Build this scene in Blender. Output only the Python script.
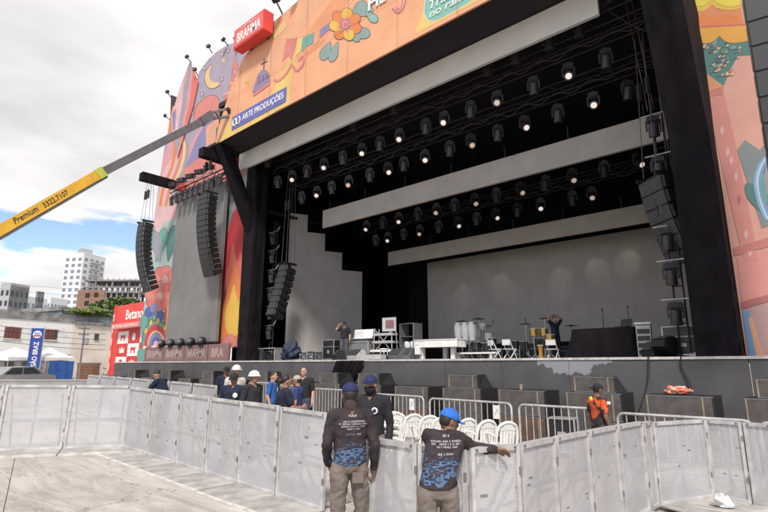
import bpy, bmesh, math, random
import numpy as np
from mathutils import Vector, Matrix
from mathutils.bvhtree import BVHTree
R = math.radians
random.seed(7)
scene = bpy.context.scene
for o in list(bpy.data.objects): bpy.data.objects.remove(o)
COL = scene.collection
# ------------------------------------------------------------------ camera
FPX = 510.0; YAW = R(41.5); PITCH = math.atan(109/510.0); CAMZ = 1.93
cd = bpy.data.cameras.new('camera'); cam = bpy.data.objects.new('camera', cd); COL.objects.link(cam)
cd.sensor_width = 36; cd.lens = 36*FPX/768; cd.clip_start = 0.05; cd.clip_end = 6000
cam.location = (0, 0, CAMZ); cam.rotation_euler = (math.pi/2+PITCH, 0, YAW)
scene.camera = cam
# ------------------------------------------------------------------ world / sky
SUN_EL, SUN_AZ = 48, 140          # azimuth of the sun, degrees clockwise from +Y (behind the camera's side of the stage)
w = bpy.data.worlds.new('World'); scene.world = w; w.use_nodes = True
nt = w.node_tree; N = nt.nodes; L = nt.links; N.clear()
def nd(t, **k):
    n = N.new(t)
    for a, b in k.items(): setattr(n, a, b)
    return n
out = nd('ShaderNodeOutputWorld'); bg = nd('ShaderNodeBackground'); bg.inputs[1].default_value = 0.1
L.new(bg.outputs[0], out.inputs[0])
sky = nd('ShaderNodeTexSky', sky_type='NISHITA'); sky.sun_disc = False
sky.sun_elevation = R(SUN_EL); sky.sun_rotation = R(SUN_AZ); sky.air_density = 1.0; sky.dust_density = 0.6; sky.ozone_density = 1.5
tc = nd('ShaderNodeTexCoord'); sp = nd('ShaderNodeSeparateXYZ'); L.new(tc.outputs['Generated'], sp.inputs[0])
def mth(op, a, b=None, clamp=False):
    n = nd('ShaderNodeMath', operation=op); n.use_clamp = clamp
    for i, x in enumerate((a, b)):
        if x is None: continue
        if isinstance(x, (int, float)): n.inputs[i].default_value = x
        else: L.new(x, n.inputs[i])
    return n.outputs[0]
dz = mth('ADD', mth('MAXIMUM', sp.outputs[2], 0.0), 0.16)
cx_ = mth('DIVIDE', sp.outputs[0], dz); cy_ = mth('DIVIDE', sp.outputs[1], dz)
cmb = nd('ShaderNodeCombineXYZ'); L.new(cx_, cmb.inputs[0]); L.new(cy_, cmb.inputs[1]); L.new(mth('MULTIPLY', sp.outputs[2], 2.2), cmb.inputs[2])
def noise(scale, detail, rough, off, dist=0.0):
    m = nd('ShaderNodeMapping'); m.inputs['Location'].default_value = off; L.new(cmb.outputs[0], m.inputs[0])
    n = nd('ShaderNodeTexNoise'); n.inputs['Scale'].default_value = scale; n.inputs['Detail'].default_value = detail
    n.inputs['Roughness'].default_value = rough; n.inputs['Distortion'].default_value = dist; L.new(m.outputs[0], n.inputs[0])
    return n.outputs['Fac']
CLOUD_OFF = (1.65, 8.55, 2.13)
n1 = noise(0.85, 9, 0.56, CLOUD_OFF, 0.3)
r1 = nd('ShaderNodeValToRGB'); r1.color_ramp.elements[0].position = 0.432; r1.color_ramp.elements[1].position = 0.475
L.new(n1, r1.inputs[0])
n2 = noise(0.8, 8, 0.55, (9.2, 4.4, 1.0), 0.3)
r2 = nd('ShaderNodeValToRGB'); r2.color_ramp.elements[0].position = 0.36; r2.color_ramp.elements[1].position = 0.60
r2.color_ramp.elements[0].color = (4.0, 3.9, 3.92, 1); r2.color_ramp.elements[1].color = (6.3, 6.15, 6.1, 1)
L.new(n2, r2.inputs[0])
mx = nd('ShaderNodeMix', data_type='RGBA'); L.new(r1.outputs[0], mx.inputs[0]); L.new(sky.outputs[0], mx.inputs[6]); L.new(r2.outputs[0], mx.inputs[7])
L.new(mx.outputs[2], bg.inputs[0])
# ------------------------------------------------------------------ sun, exposure
sd = bpy.data.lights.new('sun', 'SUN'); sun = bpy.data.objects.new('sun', sd); COL.objects.link(sun)
sd.energy = 2.15; sd.angle = R(9); sd.color = (1.0, 0.95, 0.88)
_az = R(SUN_AZ); _el = R(SUN_EL)
sdir = Vector((math.sin(_az)*math.cos(_el), math.cos(_az)*math.cos(_el), math.sin(_el)))
sun.rotation_euler = sdir.to_track_quat('Z', 'Y').to_euler()
scene.view_settings.view_transform = 'Standard'; scene.view_settings.look = 'None'
scene.view_settings.exposure = 0.92; scene.view_settings.gamma = 1.0
# ------------------------------------------------------------------ helpers
_cp, _sp = math.cos(PITCH), math.sin(PITCH)
FWV = Vector((-math.sin(YAW)*_cp, math.cos(YAW)*_cp, _sp)); RTV = Vector((math.cos(YAW), math.sin(YAW), 0)); UPV = RTV.cross(FWV)
EYE = Vector((0, 0, CAMZ))
def ray(u, v): return FWV + RTV*((u-384)/FPX) - UPV*((v-256)/FPX)
def atY(u, v, Y): r = ray(u, v); return EYE + r*(Y/r.y)
def atX(u, v, X): r = ray(u, v); return EYE + r*(X/r.x)
def atD(u, v, d): return EYE + ray(u, v)*d
def gz(x, y):
    l = RTV.x*x + RTV.y*y
    return -0.4*math.tanh(l/10) if l < 0 else -0.05*math.tanh(l/5)
MATS = {}
def pm(name, c, rough=0.6, metal=0.0, c2=None, scale=6.0, bump=0.0, bscale=None, detail=5, lo=0.35, hi=0.65, stretch=(1,1,1), emit=0, spec=0.5, trans=0.0, coord='Object'):
    if name in MATS: return MATS[name]
    m = bpy.data.materials.new(name); m.use_nodes = True; t = m.node_tree; n = t.nodes; l = t.links
    b = n['Principled BSDF']; b.inputs['Roughness'].default_value = rough; b.inputs['Metallic'].default_value = metal
    b.inputs['Specular IOR Level'].default_value = spec
    if c2 is None: c2 = tuple(x*0.82 for x in c)
    tcn = n.new('ShaderNodeTexCoord'); mp = n.new('ShaderNodeMapping'); mp.inputs['Scale'].default_value = stretch
    l.new(tcn.outputs[coord], mp.inputs[0])
    no = n.new('ShaderNodeTexNoise'); no.inputs['Scale'].default_value = scale; no.inputs['Detail'].default_value = detail
    l.new(mp.outputs[0], no.inputs[0])
    rp = n.new('ShaderNodeValToRGB'); rp.color_ramp.elements[0].position = lo; rp.color_ramp.elements[1].position = hi
    rp.color_ramp.elements[0].color = (*c2, 1); rp.color_ramp.elements[1].color = (*c, 1)
    l.new(no.outputs['Fac'], rp.inputs[0]); l.new(rp.outputs[0], b.inputs['Base Color'])
    if bump:
        nb = n.new('ShaderNodeTexNoise'); nb.inputs['Scale'].default_value = bscale or scale*4; nb.inputs['Detail'].default_value = 4
        l.new(mp.outputs[0], nb.inputs[0]); bp = n.new('ShaderNodeBump'); bp.inputs['Strength'].default_value = bump; bp.inputs['Distance'].default_value = 0.05
        l.new(nb.outputs['Fac'], bp.inputs['Height']); l.new(bp.outputs[0], b.inputs['Normal'])
    if emit: b.inputs['Emission Color'].default_value = (*c, 1); b.inputs['Emission Strength'].default_value = emit
    if trans:
        tr = n.new('ShaderNodeBsdfTransparent'); mi = n.new('ShaderNodeMixShader'); mi.inputs[0].default_value = trans
        o = n['Material Output']; l.new(b.outputs[0], mi.inputs[1]); l.new(tr.outputs[0], mi.inputs[2]); l.new(mi.outputs[0], o.inputs[0])
    MATS[name] = m
    return m
def srgb(r, g, b):
    f = lambda x: ((x/255+0.055)/1.055)**2.4 if x > 10 else x/255/12.92
    return (f(r), f(g), f(b))
def rotz(a): return Matrix.Rotation(a, 3, 'Z')
class MB:
    def __init__(s): s.v = []; s.f = []
    def add(s, vs, fs):
        k = len(s.v); s.v += [tuple(x) for x in vs]; s.f += [tuple(i+k for i in q) for q in fs]; return s
    def bx(s, x0, x1, y0, y1, z0, z1):
        return s.add([(x0,y0,z0),(x1,y0,z0),(x1,y1,z0),(x0,y1,z0),(x0,y0,z1),(x1,y0,z1),(x1,y1,z1),(x0,y1,z1)],
              [(0,3,2,1),(4,5,6,7),(0,1,5,4),(1,2,6,5),(2,3,7,6),(3,0,4,7)])
    def box(s, c, d, M=None):
        vs = []
        for z in (-1,1):
            for x, y in ((-1,-1),(1,-1),(1,1),(-1,1)):
                p = Vector((x*d[0]/2, y*d[1]/2, z*d[2]/2))
                if M: p = M @ p
                vs.append(p+Vector(c))
        return s.add(vs, [(0,3,2,1),(4,5,6,7),(0,1,5,4),(1,2,6,5),(2,3,7,6),(3,0,4,7)])
    def cyl(s, p0, p1, r0, r1=None, n=10):
        r1 = r0 if r1 is None else r1
        p0 = Vector(p0); p1 = Vector(p1); d = (p1-p0).normalized()
        a = d.orthogonal().normalized(); b = d.cross(a)
        vs = []
        for p, r in ((p0,r0),(p1,r1)):
            for i in range(n):
                t = 2*math.pi*i/n; vs.append(p+(a*math.cos(t)+b*math.sin(t))*r)
        fs = [(i,(i+1)%n,n+(i+1)%n,n+i) for i in range(n)] + [tuple(range(n-1,-1,-1)), tuple(range(n,2*n))]
        return s.add(vs, fs)
    def bar(s, p0, p1, wd, ht=None):
        ht = ht or wd; p0 = Vector(p0); p1 = Vector(p1); d = (p1-p0); ln = d.length; q = d.to_track_quat('Y','Z').to_matrix()
        return s.box((p0+p1)/2, (wd, ln, ht), q)
    def tube(s, path, r, n=6):
        P = [Vector(p) for p in path]; vs = []; a = None
        for i, p in enumerate(P):
            d = (P[min(i+1,len(P)-1)]-P[max(i-1,0)]).normalized()
            a = d.orthogonal().normalized() if a is None else (a-d*a.dot(d)).normalized()
            b = d.cross(a); rr = r[i] if isinstance(r,(list,tuple)) else r
            for k in range(n):
                t = 2*math.pi*k/n; vs.append(p+(a*math.cos(t)+b*math.sin(t))*rr)
        fs = []
        for i in range(len(P)-1):
            for k in range(n): fs.append((i*n+k, i*n+(k+1)%n, (i+1)*n+(k+1)%n, (i+1)*n+k))
        fs += [tuple(range(n-1,-1,-1)), tuple(range((len(P)-1)*n, len(P)*n))]
        return s.add(vs, fs)
    def ell(s, c, r, n=14, m=9, M=None, z0=-1.0):
        c = Vector(c); vs = []; fs = []
        t0 = math.asin(z0)
        for j in range(m+1):
            ph = t0+(math.pi/2-t0)*j/m
            for i in range(n):
                t = 2*math.pi*i/n; p = Vector((r[0]*math.cos(ph)*math.cos(t), r[1]*math.cos(ph)*math.sin(t), r[2]*math.sin(ph)))
                if M: p = M @ p
                vs.append(c+p)
        for j in range(m):
            for i in range(n): fs.append((j*n+i, j*n+(i+1)%n, (j+1)*n+(i+1)%n, (j+1)*n+i))
        fs.append(tuple(range(n-1,-1,-1)))
        return s.add(vs, fs)
    def prism(s, pts, off):
        off = Vector(off); n = len(pts); P = [Vector(p) for p in pts]
        return s.add(P+[p+off for p in P], [tuple(range(n)), tuple(range(2*n-1,n-1,-1))]+[(i,n+i,n+(i+1)%n,(i+1)%n) for i in range(n)])
    def lathe(s, prof, c, n=14, M=None):
        c = Vector(c); vs = []
        for r_, z in prof:
            for i in range(n):
                t = 2*math.pi*i/n; p = Vector((r_*math.cos(t), r_*math.sin(t), z)); vs.append(c+(M @ p if M else p))
        fs = []
        for j in range(len(prof)-1):
            for i in range(n): fs.append((j*n+i, j*n+(i+1)%n, (j+1)*n+(i+1)%n, (j+1)*n+i))
        fs += [tuple(range(n-1,-1,-1)), tuple(range((len(prof)-1)*n, len(prof)*n))]
        return s.add(vs, fs)
    def build(s, name, mat, parent=None, smooth=False, w=False):
        vs = s.v
        if w and parent is not None:
            o = Vector((0,0,0)); q = parent
            while q: o += q.location; q = q.parent
            vs = [(a-o.x, b-o.y, c-o.z) for a,b,c in vs]
        me = bpy.data.meshes.new(name); me.from_pydata(vs, [], s.f)
        bm = bmesh.new(); bm.from_mesh(me); bmesh.ops.recalc_face_normals(bm, faces=bm.faces); bm.to_mesh(me); bm.free()
        if smooth:
            me.polygons.foreach_set('use_smooth', [True]*len(me.polygons))
            try: me.set_sharp_from_angle(angle=R(45))
            except Exception: pass
        if mat: me.materials.append(mat)
        ob = bpy.data.objects.new(name, me); COL.objects.link(ob)
        if parent: ob.parent = parent
        return ob
def thing(name, label, cat, loc=(0,0,0), rz=0, group=None):
    o = bpy.data.objects.new(name, None); COL.objects.link(o); o.location = loc; o.rotation_euler = (0,0,rz); o.empty_display_size = 0.2
    return tag(o, label, cat, group)
def tag(o, label=None, cat=None, group=None, kind=None):
    if label: o['label'] = label
    if cat: o['category'] = cat
    if group: o['group'] = group
    if kind: o['kind'] = kind
    return o
def copy_tree(o, parent=None):
    c = o.copy(); COL.objects.link(c); c.parent = parent
    for ch in o.children: copy_tree(ch, c)
    return c
ORD = ['first','second','third','fourth','fifth','sixth','seventh','eighth','ninth','tenth','eleventh','twelfth','thirteenth','fourteenth','fifteenth','sixteenth','seventeenth','eighteenth','nineteenth','twentieth']
def textmesh(s, name, mat, parent, origin, xdir, ydir, height, width=None, ext=0.006, shear=0.0, bold=0.0):
    cu = bpy.data.curves.new('t','FONT'); cu.body = s; cu.extrude = 0.5; cu.shear = shear; cu.offset = bold; cu.resolution_u = 3
    to = bpy.data.objects.new('t', cu); COL.objects.link(to); bpy.context.view_layer.update()
    me = bpy.data.meshes.new_from_object(to.evaluated_get(bpy.context.evaluated_depsgraph_get()))
    bpy.data.objects.remove(to); bpy.data.curves.remove(cu)
    co = [v.co.copy() for v in me.vertices]
    if not co: return None
    x0 = min(c.x for c in co); x1 = max(c.x for c in co); y0 = min(c.y for c in co); y1 = max(c.y for c in co)
    sx = (width/(x1-x0)) if width else height/(y1-y0); sy = height/(y1-y0)
    X = Vector(xdir).normalized(); Y = Vector(ydir).normalized(); Z = X.cross(Y); O = Vector(origin)
    o = Vector((0,0,0)); q = parent
    while q: o += q.location; q = q.parent
    for v, c in zip(me.vertices, co):
        v.co = O-o + X*((c.x-x0)*sx) + Y*((c.y-y0)*sy) + Z*(c.z*2*ext)
    me.name = name; me.materials.clear(); me.materials.append(mat)
    ob = bpy.data.objects.new(name, me); COL.objects.link(ob); ob.parent = parent
    return ob
def crom(pts, k=5, closed=True):
    n = len(pts); res = []
    for i in range(n if closed else n-1):
        g = lambda j: pts[j % n] if closed else pts[max(0,min(n-1,j))]
        p0,p1,p2,p3 = g(i-1),g(i),g(i+1),g(i+2)
        for j in range(k):
            t = j/k; t2=t*t; t3=t2*t
            res.append(tuple(0.5*((2*p1[a])+(-p0[a]+p2[a])*t+(2*p0[a]-5*p1[a]+4*p2[a]-p3[a])*t2+(-p0[a]+3*p1[a]-3*p2[a]+p3[a])*t3) for a in range(len(p1))))
    if not closed: res.append(tuple(pts[-1]))
    return res
# ------------------------------------------------------------------ shared materials
BLACKCLOTH = pm('black cloth', (0.0125,0.0098,0.013), 0.85, c2=(0.007,0.0055,0.0075), scale=2.5, bump=0.5, bscale=1.6, stretch=(1,1,0.35), spec=0.15)
BLACK = pm('black paint', (0.014,0.013,0.015), 0.55, scale=4)
ROOFBLACK = pm('black roof lining', (0.019,0.016,0.02), 0.9, scale=1.5)
def ledmat(name, c):
    m = pm(name, c, 0.6, c2=tuple(x*.89 for x in c), scale=1.2, bump=0.05, bscale=60); t = m.node_tree; n = t.nodes; l = t.links; b = n['Principled BSDF']
    src = b.inputs['Base Color'].links[0].from_socket; g = n.new('ShaderNodeNewGeometry'); s = n.new('ShaderNodeSeparateXYZ'); l.new(g.outputs['Position'], s.inputs[0])
    c_ = n.new('ShaderNodeCombineXYZ'); ad = n.new('ShaderNodeMath'); ad.operation = 'ADD'; l.new(s.outputs[0], ad.inputs[0]); l.new(s.outputs[1], ad.inputs[1]); l.new(ad.outputs[0], c_.inputs[0]); l.new(s.outputs[2], c_.inputs[1])
    br = n.new('ShaderNodeTexBrick'); br.offset = 0; br.inputs['Scale'].default_value = 1; br.inputs['Brick Width'].default_value = .5; br.inputs['Row Height'].default_value = 1.0; br.inputs['Mortar Size'].default_value = .006
    br.inputs['Color1'].default_value = (1,1,1,1); br.inputs['Color2'].default_value = (.955,.955,.955,1); br.inputs['Mortar'].default_value = (.80,.80,.80,1); l.new(c_.outputs[0], br.inputs[0])
    mx = n.new('ShaderNodeMix'); mx.data_type = 'RGBA'; mx.blend_type = 'MULTIPLY'; mx.inputs[0].default_value = 1; l.new(src, mx.inputs[6]); l.new(br.outputs[0], mx.inputs[7]); l.new(mx.outputs[2], b.inputs['Base Color']); return m
LED = ledmat('dark LED panel face', (0.44,0.402,0.372))
STEEL = pm('galvanised steel', (0.52,0.51,0.52), 0.42, 0.75, c2=(0.36,0.36,0.37), scale=9, bump=0.06)
ALU = pm('brushed aluminium', (0.62,0.60,0.60), 0.4, 0.6, c2=(0.44,0.43,0.43), scale=5)
CHROME = pm('chrome', (0.7,0.7,0.7), 0.2, 1.0)
WHITE = pm('white plastic', (0.80,0.79,0.77), 0.42, c2=(0.70,0.69,0.66), scale=7)
WHITEPAINT = pm('white lettering', (0.82,0.80,0.78), 0.5)
GREYM = pm('grey metal', (0.20,0.20,0.21), 0.5, 0.4)
DARKGREY = pm('dark grey plastic', (0.05,0.05,0.055), 0.5)
WOODSTRIP = pm('raw plywood edge', (0.30,0.235,0.155), 0.7, c2=(0.20,0.155,0.10), scale=20, stretch=(1,1,0.2))
YMETAL = pm('brass', (0.55,0.36,0.12), 0.35, 0.8)
LENS = pm('lit lamp lens', (1.0,0.86,0.76), 0.3, emit=0.32)
LENSDIM = pm('faintly lit lamp lens', (0.80,0.62,0.50), 0.3, emit=0.22)
DARKLENS = pm('dark glass lens', (0.03,0.03,0.035), 0.12)
RED = pm('red print', (0.62,0.035,0.03), 0.5)
REDP = pm('red panel', (0.70,0.06,0.045), 0.5, c2=(0.60,0.045,0.035), scale=1)
CABLE = pm('black cable', (0.02,0.02,0.02), 0.6)
# ------------------------------------------------------------------ ground
def ground():
    n = 150; ext = 1500.0
    xs = [math.copysign(abs(t)**3.0, t)*ext for t in np.linspace(-1,1,n)]
    m = MB(); vs = []; 
    for i in range(n):
        for j in range(n): vs.append((xs[i], xs[j], gz(xs[i],xs[j])-0.03))
    fs = [(i*n+j,(i+1)*n+j,(i+1)*n+j+1,i*n+j+1) for i in range(n-1) for j in range(n-1)]
    m.add(vs, fs)
    g = m.build('ground', pm('worn asphalt', (0.40,0.36,0.32), 0.9, c2=(0.28,0.255,0.23), scale=0.8, bump=0.3, bscale=25, detail=10), smooth=True)
    tag(g, kind='structure')
    return g
GROUND = ground()
def concrete():
    m = bpy.data.materials.new('sun bleached concrete'); m.use_nodes = True; t = m.node_tree; n = t.nodes; l = t.links; b = n['Principled BSDF']
    b.inputs['Roughness'].default_value = 0.92
    tc = n.new('ShaderNodeTexCoord')
    def no(sc, det, st=(1,1,1), dist=0):
        mp = n.new('ShaderNodeMapping'); mp.inputs['Scale'].default_value = st; l.new(tc.outputs['Object'], mp.inputs[0])
        q = n.new('ShaderNodeTexNoise'); q.inputs['Scale'].default_value = sc; q.inputs['Detail'].default_value = det; q.inputs['Distortion'].default_value = dist
        q.inputs['Roughness'].default_value = 0.65; l.new(mp.outputs[0], q.inputs[0]); return q.outputs['Fac']
    def ramp(f, p0, p1, c0, c1):
        r = n.new('ShaderNodeValToRGB'); e = r.color_ramp.elements; e[0].position = p0; e[1].position = p1; e[0].color = (*c0,1); e[1].color = (*c1,1); l.new(f, r.inputs[0]); return r.outputs[0]
    def mix(f, a, bb, mode='MIX'):
        q = n.new('ShaderNodeMix'); q.data_type = 'RGBA'; q.blend_type = mode
        if isinstance(f,float): q.inputs[0].default_value = f
        else: l.new(f, q.inputs[0])
        l.new(a, q.inputs[6]); l.new(bb, q.inputs[7]); return q.outputs[2]
    base = ramp(no(0.9, 8, (1,1.6,1), 0.5), 0.3, 0.7, (0.44,0.405,0.365), (0.58,0.54,0.495))
    stain = ramp(no(1.1, 10, (0.35,1.5,1), 1.2), 0.40, 0.62, (0.66,0.65,0.66), (1,1,1))
    grit = ramp(no(38, 6), 0.3, 0.55, (0.76,0.74,0.73), (1,1,1))
    spots = ramp(no(6.5, 4), 0.27, 0.34, (0.6,0.56,0.54), (1,1,1))
    vo = n.new('ShaderNodeTexVoronoi'); vo.feature = 'DISTANCE_TO_EDGE'; vo.inputs['Scale'].default_value = .55; mpv = n.new('ShaderNodeMapping'); l.new(tc.outputs['Object'], mpv.inputs[0])
    nw = n.new('ShaderNodeTexNoise'); nw.inputs['Scale'].default_value = 2.5; nw.inputs['Detail'].default_value = 6; l.new(tc.outputs['Object'], nw.inputs[0]); va = n.new('ShaderNodeVectorMath'); va.operation = 'ADD'; l.new(mpv.outputs[0], va.inputs[0]); l.new(nw.outputs['Color'], va.inputs[1]); l.new(va.outputs[0], vo.inputs[0])
    crack = ramp(vo.outputs['Distance'], 0.002, 0.009, (0.55,0.52,0.5), (1,1,1)); base = mix(1.0, base, crack, 'MULTIPLY')
    c = mix(1.0, base, stain, 'MULTIPLY'); c = mix(1.0, c, grit, 'MULTIPLY'); c = mix(1.0, c, spots, 'MULTIPLY')
    l.new(c, b.inputs['Base Color'])
    bp = n.new('ShaderNodeBump'); bp.inputs['Strength'].default_value = 0.35; bp.inputs['Distance'].default_value = 0.02
    l.new(no(30, 6), bp.inputs['Height']); l.new(bp.outputs[0], b.inputs['Normal'])
    return m
CONC = concrete()
# cast slabs on the camera side of the barrier line (pieces of the ground)
_d = Vector((-11.68+8.31, 3.31-2.42)).normalized()
def slab(p0, p1, p2, p3):
    k = 8; m = MB(); top = []
    for i in range(k+1):
        for j in range(k+1):
            a = Vector(p0).lerp(Vector(p1), i/k); b_ = Vector(p3).lerp(Vector(p2), i/k); p = a.lerp(b_, j/k)
            top.append((p.x, p.y, gz(p.x,p.y)+0.012))
    bot = [(x,y,z-0.10) for x,y,z in top]; K = (k+1)**2
    fs = [(i*(k+1)+j,(i+1)*(k+1)+j,(i+1)*(k+1)+j+1,i*(k+1)+j+1) for i in range(k) for j in range(k)]
    ed = [j for j in range(k+1)] + [i*(k+1)+k for i in range(1,k+1)] + [k*(k+1)+j for j in range(k-1,-1,-1)] + [i*(k+1) for i in range(k-1,0,-1)]
    fs += [(ed[i],ed[(i+1)%len(ed)],ed[(i+1)%len(ed)]+K,ed[i]+K) for i in range(len(ed))]
    m.add(top+bot, fs)
    o = m.build('slab', CONC, GROUND); return o
ax = Vector((-0.97,0.256)); ay = Vector((0.256,0.97)); c0 = Vector((-8.2,2.40))
def sp_(a, b): p = c0+ax*a+ay*b; return (p.x, p.y, 0)
g_ = 0.005
ua = [-11.5,-7.6,-3.8,0.0,3.6,7.4]; ub = [-6.5,-2.9,-0.35,2.3,5.2]
for i in range(5):
    for j in range(4):
        slab(sp_(ua[i]+g_,ub[j]+g_), sp_(ua[i+1]-g_,ub[j]+g_), sp_(ua[i+1]-g_,ub[j+1]-g_), sp_(ua[i]+g_,ub[j+1]-g_))
# ================================================================== STAGE
LIPZ = 2.12; LIPY = 14.0; XL, XR = -36.1, 12.7; CX = -11.7
def stagefront():
    m = bpy.data.materials.new('scuffed grey stage paint'); m.use_nodes = True; t = m.node_tree; n = t.nodes; l = t.links; b = n['Principled BSDF']
    b.inputs['Roughness'].default_value = 0.7
    tc = n.new('ShaderNodeTexCoord')
    q = n.new('ShaderNodeTexNoise'); q.inputs['Scale'].default_value = 1.3; q.inputs['Detail'].default_value = 8; l.new(tc.outputs['Object'], q.inputs[0])
    r = n.new('ShaderNodeValToRGB'); e = r.color_ramp.elements; e[0].position=.3; e[1].position=.7; e[0].color=(.068,.064,.068,1); e[1].color=(.10,.095,.10,1); l.new(q.outputs[0], r.inputs[0])
    # flaked-off patches of paint, only along the stretch below the drum kit and here and there by the top edge
    q2 = n.new('ShaderNodeTexNoise'); q2.inputs['Scale'].default_value = 1.7; q2.inputs['Detail'].default_value = 9; q2.inputs['Roughness'].default_value=.6
    mp = n.new('ShaderNodeMapping'); mp.inputs['Scale'].default_value = (1,1,.75); mp.inputs['Location'].default_value=(1.3,0,4.1); l.new(tc.outputs['Object'], mp.inputs[0]); l.new(mp.outputs[0], q2.inputs[0])
    s = n.new('ShaderNodeSeparateXYZ'); l.new(tc.outputs['Object'], s.inputs[0])
    def mr(o, a, b_, c, d):
        k = n.new('ShaderNodeMapRange'); k.inputs[1].default_value=a; k.inputs[2].default_value=b_; k.inputs[3].default_value=c; k.inputs[4].default_value=d; l.new(o, k.inputs[0]); return k.outputs[0]
    def ma(op, a, b_):
        k = n.new('ShaderNodeMath'); k.operation=op
        for i,x in enumerate((a,b_)):
            if isinstance(x,(int,float)): k.inputs[i].default_value=x
            else: l.new(x,k.inputs[i])
        return k.outputs[0]
    dx = ma('ABSOLUTE', ma('ADD', s.outputs[0], -6.15), 0)
    bias = ma('ADD', mr(dx, 0.7, 1.6, 0.16, -0.16), mr(s.outputs[2], 1.35, 2.1, -0.30, 0.04))
    v = ma('ADD', q2.outputs[0], bias)
    st = mr(v, 0.575, 0.60, 0.0, 1.0)
    mx = n.new('ShaderNodeMix'); mx.data_type='RGBA'; l.new(st, mx.inputs[0]); l.new(r.outputs[0], mx.inputs[6]); mx.inputs[7].default_value=(.25,.25,.275,1)
    l.new(mx.outputs[2], b.inputs['Base Color'])
    return m
SFRONT = stagefront()
deck = thing('stage_deck', 'long grey painted stage deck with pale top edge and scuffed front boards', 'stage', (CX, LIPY, 0))
MB().bx(XL, XR, LIPY+0.05, 30, LIPZ-0.12, LIPZ).build('deck_floor', pm('black deck boards', (0.16,0.15,0.145), 0.7, c2=(0.11,0.105,0.10), scale=3), deck, w=True)
x = XL; k = 0
while x < XR-0.1:
    x1 = min(x+2.03, XR)
    o = MB().bx(x+0.007, x1-0.007, LIPY-0.02+random.uniform(-.006,.006), LIPY+0.03, -0.3, LIPZ-0.062).build('front_panel', SFRONT, deck, w=True)
    x = x1
MB().bx(XL-0.01, XR, LIPY-0.05, LIPY+0.045, LIPZ-0.058, LIPZ+0.004).build('edge_trim', pm('worn pale edge trim', (0.62,0.58,0.54), 0.7, c2=(0.40,0.38,0.36), scale=9, stretch=(1,1,1)), deck, w=True)  # strip carries the sun on the stage lip in its pale colour
m = MB()
for xx in np.arange(XL+1, XR, 2.03): m.bx(xx-.05, xx+.05, LIPY+.1, LIPY+.2, -.3, LIPZ-.125)
m.build('support_legs', BLACK, deck, w=True)
MB().bx(XL, XL+.05, LIPY+.06, 30, -.3, LIPZ-.125).build('side_panel', SFRONT, deck, w=True)
# gathered black skirt hanging from the lip
def drape(name, x0, x1, y, z0, z1, folds, depth, mat, parent, taper=1.0, shift=0):
    m = MB(); n = folds*6; rows = 6; vs = []
    for r_ in range(rows+1):
        f = r_/rows; z = z1+(z0-z1)*f
        for i in range(n+1):
            t = i/n; xm = (x0+x1)/2; wd = (x1-x0)*(1+(taper-1)*f)
            xx = xm+(t-.5)*wd+shift*f
            vs.append((xx, y+depth*math.sin(t*folds*2*math.pi+0.7*math.sin(5*t+f))*(0.35+0.65*f)+0.25*depth*math.sin(t*23+f*4), z))
    fs = [(r_*(n+1)+i, r_*(n+1)+i+1, (r_+1)*(n+1)+i+1, (r_+1)*(n+1)+i) for r_ in range(rows) for i in range(n)]
    m.add(vs, fs); return m.build(name, mat, parent, smooth=True, w=bool(parent))
pA = atY(337,362,13.9); pB = atY(366,362,13.9)
c = drape('skirt_cloth', pA.x, pB.x, 13.86, 0.55, 2.09, 7, 0.07, BLACKCLOTH, None, taper=0.75, shift=-1.1)
tag(c, 'gathered black cloth hanging slanted from the stage lip below the man', 'cloth')
# ---------------------------------------------------------------- roof and surrounds
roof = thing('stage_roof', 'huge black stage roof with dark sloping soffit behind the orange fascia', 'stage roof', (CX, 20, 12.6))
HY = 12.0; HL, HR = -21.66, -1.74; HZ = 12.58
MB().bx(HL-.2, HR+.2, HY+.12, 28.5, HZ+2.0, HZ+2.25).build('roof_deck', ROOFBLACK, roof, w=True)
MB().bx(HL, HR, HY+.1, 14.6, HZ, HZ+.06).build('soffit', ROOFBLACK, roof, w=True)
_tl = [(HL+.1,HZ+.062),(-21.3,13.4),(-20.4,15.1),(-19.4,16.2),(-18.1,16.9),(CX,17.3)]; MB().prism([(x_,HY+.09,z_) for x_,z_ in _tl+[(2*CX-x_,z_) for x_,z_ in _tl[::-1][1:]]],(0,.08,0)).build('fascia_backing', ROOFBLACK, roof, w=True)
MB().bx(-24.5, HR+.15, 27.6, 27.75, LIPZ, HZ+2.0).build('back_curtain', BLACKCLOTH, roof, w=True)
MB().bx(-24.5, -24.35, 15.4, 27.6, LIPZ, HZ+2.0).build('side_curtain', BLACKCLOTH, roof, w=True)
MB().bx(HR-.05, HR+.1, 15.4, 27.6, LIPZ, HZ+2.0).build('side_curtain', BLACKCLOTH, roof, w=True)
MB().bx(-24.9, HL-.21, 13.2, 27.6, HZ+1.0, HZ+1.15).build('roof_deck', ROOFBLACK, roof, w=True)
MB().bx(HL-.2, HL-.1, HY+.2, 28, HZ+.9, HZ+2.0).build('roof_side', ROOFBLACK, roof, w=True)
# inner black drop between the stepped panel and the back screen
cx0 = MB().bx(-20.2, -16.8, 25.2, 25.3, LIPZ+.005, 9).build('black_drop', BLACKCLOTH); tag(cx0, 'black curtain drop filling the gap between stepped screen and back screen', 'curtain')
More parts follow.
